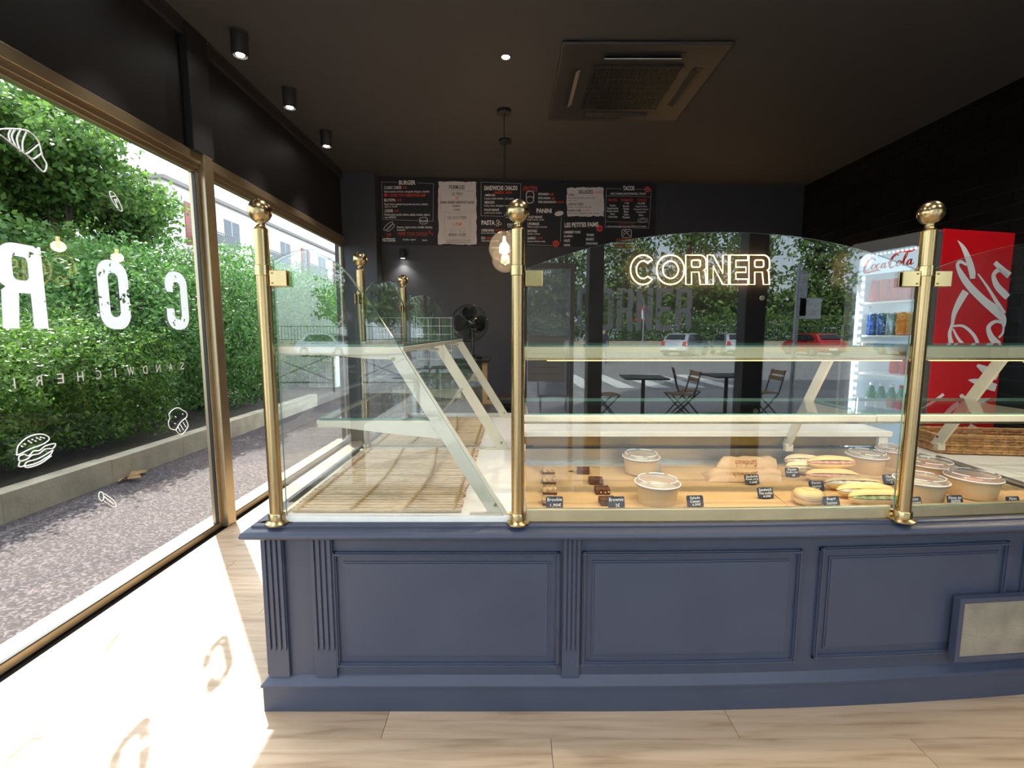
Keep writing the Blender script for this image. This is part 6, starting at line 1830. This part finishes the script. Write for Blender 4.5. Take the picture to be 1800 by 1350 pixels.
# easel board outside the door
eb = thing('easel_board', 'dark menu easel board standing on the terrace outside the door', 'sign board', (0.95, -5.3, -0.025), PI)
MB().box(-0.30, 0.30, -0.02, 0.02, 0.28, 1.14).build('board', 'slate_grey', eb, bevel=0.01)
MB().box(-0.27, 0.27, -0.026, -0.02, 0.32, 1.10).build('poster', 'cloth_pale', eb)
for s in (-1, 1): MB().cyl((s * 0.24, -0.10, 0), (s * 0.24, 0.0, 0.40), 0.012, n=8).cyl((s * 0.24, 0.14, 0), (s * 0.24, 0.0, 0.40), 0.012, n=8).build('leg', 'black_steel', eb, smooth=40)
# terrace tables and folding chairs
def table(loc, rz, label):
    t = thing('bistro_table', label, 'table', loc, rz)
    MB().box(-0.35, 0.35, -0.35, 0.35, 0.715, 0.74).build('top', 'black_steel', t, bevel=0.004)
    MB().cyl((0, 0, 0.02), (0, 0, 0.715), 0.032, n=14).build('column', 'black_steel', t, smooth=40)
    for a in range(4):
        q = a * PI / 2 + PI / 4
        MB().tube([(0, 0, 0.05), (0.18 * math.cos(q), 0.18 * math.sin(q), 0.035), (0.33 * math.cos(q), 0.33 * math.sin(q), 0.012)], [0.022, 0.018, 0.012], 8).build('foot', 'black_steel', t, smooth=50)
    return t
def chair(loc, rz, label, proto=[]):
    if not proto:
        t = thing('folding_chair', label, 'chair', loc, rz, 'slatted folding chairs on the terrace')
        for s in (-1, 1):
            MB().tube([(s * 0.20, -0.22, 0.0), (s * 0.20, 0.16, 0.45), (s * 0.19, 0.26, 0.84)], 0.011, 7).build('back_leg', 'black_steel', t, smooth=50)
            MB().tube([(s * 0.18, 0.24, 0.0), (s * 0.18, -0.20, 0.45)], 0.011, 7).build('front_leg', 'black_steel', t, smooth=50)
        for i in range(6): MB().box(-0.20, 0.20, -0.20 + 0.065 * i, -0.15 + 0.065 * i, 0.445, 0.46).build('seat_slat', 'wood_oak', t)
        for z in (0.66, 0.76): MB().box(-0.20, 0.20, 0.20 + (z - 0.66) * 0.3, 0.215 + (z - 0.66) * 0.3, z, z + 0.07).build('back_slat', 'wood_oak', t)
        MB().cyl((-0.2, -0.16, 0.07), (0.2, -0.16, 0.07), 0.008, n=8).build('stretcher', 'black_steel', t)
        proto.append(t); return t
    return dup(proto[0], loc, rz, label)
tz = -0.025
table((2.35, -4.4, tz), 0.1, 'square dark bistro table on the terrace, nearest the easel board')
table((3.9, -4.7, tz), 0.0, 'square dark bistro table on the terrace, beside the sign pole')
table((-1.6, -4.6, tz), 0.0, 'square dark bistro table on the terrace, away past the door')
chair((1.72, -4.4, tz), PI / 2, 'slatted folding chair pushed up on the easel side of a terrace table')
chair((2.98, -4.4, tz), -PI / 2, 'slatted folding chair between the two terrace tables, facing the easel')
chair((3.30, -4.9, tz), PI / 2 + 0.3, 'slatted folding chair between the two terrace tables, facing the pole')
chair((4.50, -4.6, tz), -PI / 2, 'slatted folding chair beside the sign pole')
chair((-1.0, -4.6, tz), -PI / 2, 'slatted folding chair at the table away past the door')
# crossed street barriers
for k_, x in enumerate((-3.2, -5.2)):
    br = thing('street_barrier', ['black steel street barrier with crossed bars near the door', 'black steel street barrier with crossed bars further along the kerb'][k_], 'barrier', (x, -8.2, -0.03))
    for s in (-0.8, 0.8): MB().cyl((s, 0, 0), (s, 0, 1.0), 0.025, n=10).build('post', 'black_steel', br, smooth=40)
    for z in (0.25, 0.95): MB().cyl((-0.8, 0, z), (0.8, 0, z), 0.018, n=10).build('rail', 'black_steel', br, smooth=40)
    for s in (-1, 1): MB().cyl((-0.8, 0.0, 0.6 - 0.33 * s), (0.8, 0.0, 0.6 + 0.33 * s), 0.012, n=8).build('cross_bar', 'black_steel', br, smooth=40)
# passers-by across the street
def person(loc, rz, label, top, leg, sc_=1.0, stride=0.16):
    t = thing('person', label, 'person', loc, rz)
    J = {'pel': (0, 0, 0.95), 'bel': (0, 0.01, 1.10), 'che': (0, 0.02, 1.30), 'nek': (0, 0.0, 1.47), 'hed': (0, -0.02, 1.56), 'crn': (0, -0.01, 1.70),
         'lh': (0.09, 0, 0.90), 'lk': (0.10, -stride * 0.7, 0.50), 'la': (0.10, -stride, 0.08), 'lt': (0.10, -stride - 0.16, 0.03),
         'rh': (-0.09, 0, 0.90), 'rk': (-0.10, stride * 0.2, 0.50), 'ra': (-0.10, stride, 0.09), 'rt': (-0.10, stride - 0.15, 0.03),
         'ls': (0.17, 0.01, 1.40), 'le': (0.22, 0.06, 1.12), 'lw': (0.22, -0.05, 0.88), 'lf': (0.22, -0.08, 0.78),
         'rs': (-0.17, 0.01, 1.40), 're': (-0.22, 0.02, 1.12), 'rw': (-0.22, -0.10, 0.90), 'rf': (-0.22, -0.13, 0.80)}
    R = {'pel': .145, 'bel': .125, 'che': .15, 'nek': .055, 'hed': .085, 'crn': .075, 'lh': .09, 'lk': .058, 'la': .04, 'lt': .03, 'ls': .06, 'le': .043, 'lw': .03, 'lf': .025}
    E = [('pel', 'bel'), ('bel', 'che'), ('che', 'nek'), ('nek', 'hed'), ('hed', 'crn')]
    for s in 'lr': E += [('pel', s + 'h'), (s + 'h', s + 'k'), (s + 'k', s + 'a'), (s + 'a', s + 't'), ('che', s + 's'), (s + 's', s + 'e'), (s + 'e', s + 'w'), (s + 'w', s + 'f')]
    K = list(J); me = bpy.data.meshes.new('figure')
    me.from_pydata([tuple(c * sc_ for c in J[k_]) for k_ in K], [(K.index(a), K.index(b)) for a, b in E], [])
    o = link('figure', me, None, t)
    o.modifiers.new('skin', 'SKIN')
    if not me.skin_vertices: bpy.context.view_layer.update()
    for i, k_ in enumerate(K):
        rr_ = R.get(k_, R.get('l' + k_[1:], 0.05)) * sc_
        me.skin_vertices[0].data[i].radius = (rr_, rr_ * 0.8); me.skin_vertices[0].data[i].use_root = (k_ == 'pel')
    s_ = o.modifiers.new('sub', 'SUBSURF'); s_.levels = 1; s_.render_levels = 1
    # clothes by height on the figure
    m = bpy.data.materials.new('figure_cloth'); m.use_nodes = True; nt_ = m.node_tree; b = nt_.nodes['Principled BSDF']; b.inputs['Roughness'].default_value = 0.8
    tc = nt_.nodes.new('ShaderNodeTexCoord'); sx = nt_.nodes.new('ShaderNodeSeparateXYZ'); nt_.links.new(tc.outputs['Object'], sx.inputs[0])
    rp = nt_.nodes.new('ShaderNodeValToRGB'); rp.color_ramp.interpolation = 'CONSTANT'
    dv = nt_.nodes.new('ShaderNodeMath'); dv.operation = 'DIVIDE'; dv.inputs[1].default_value = 1.8 * sc_
    nt_.links.new(sx.outputs[2], dv.inputs[0]); nt_.links.new(dv.outputs[0], rp.inputs[0])
    rp.color_ramp.elements[0].color = (0.02, 0.02, 0.02, 1); rp.color_ramp.elements[1].position = 0.06; rp.color_ramp.elements[1].color = (*leg, 1)
    for pos, c_ in ((0.52, top), (0.81, (0.50, 0.32, 0.23)), (0.92, (0.04, 0.025, 0.02))):
        e = rp.color_ramp.elements.new(pos); e.color = (*c_, 1)
    nt_.links.new(rp.outputs[0], b.inputs['Base Color'])
    me.materials.append(m)
    return t
person((5.0, -19.5, GZ), 0.3, 'person in a dark top and pale trousers walking across the street', (0.03, 0.035, 0.06), (0.32, 0.34, 0.40))
person((4.3, -20.0, GZ), 2.8, 'person in a pale top and dark trousers standing across the street', (0.45, 0.42, 0.40), (0.03, 0.03, 0.04))
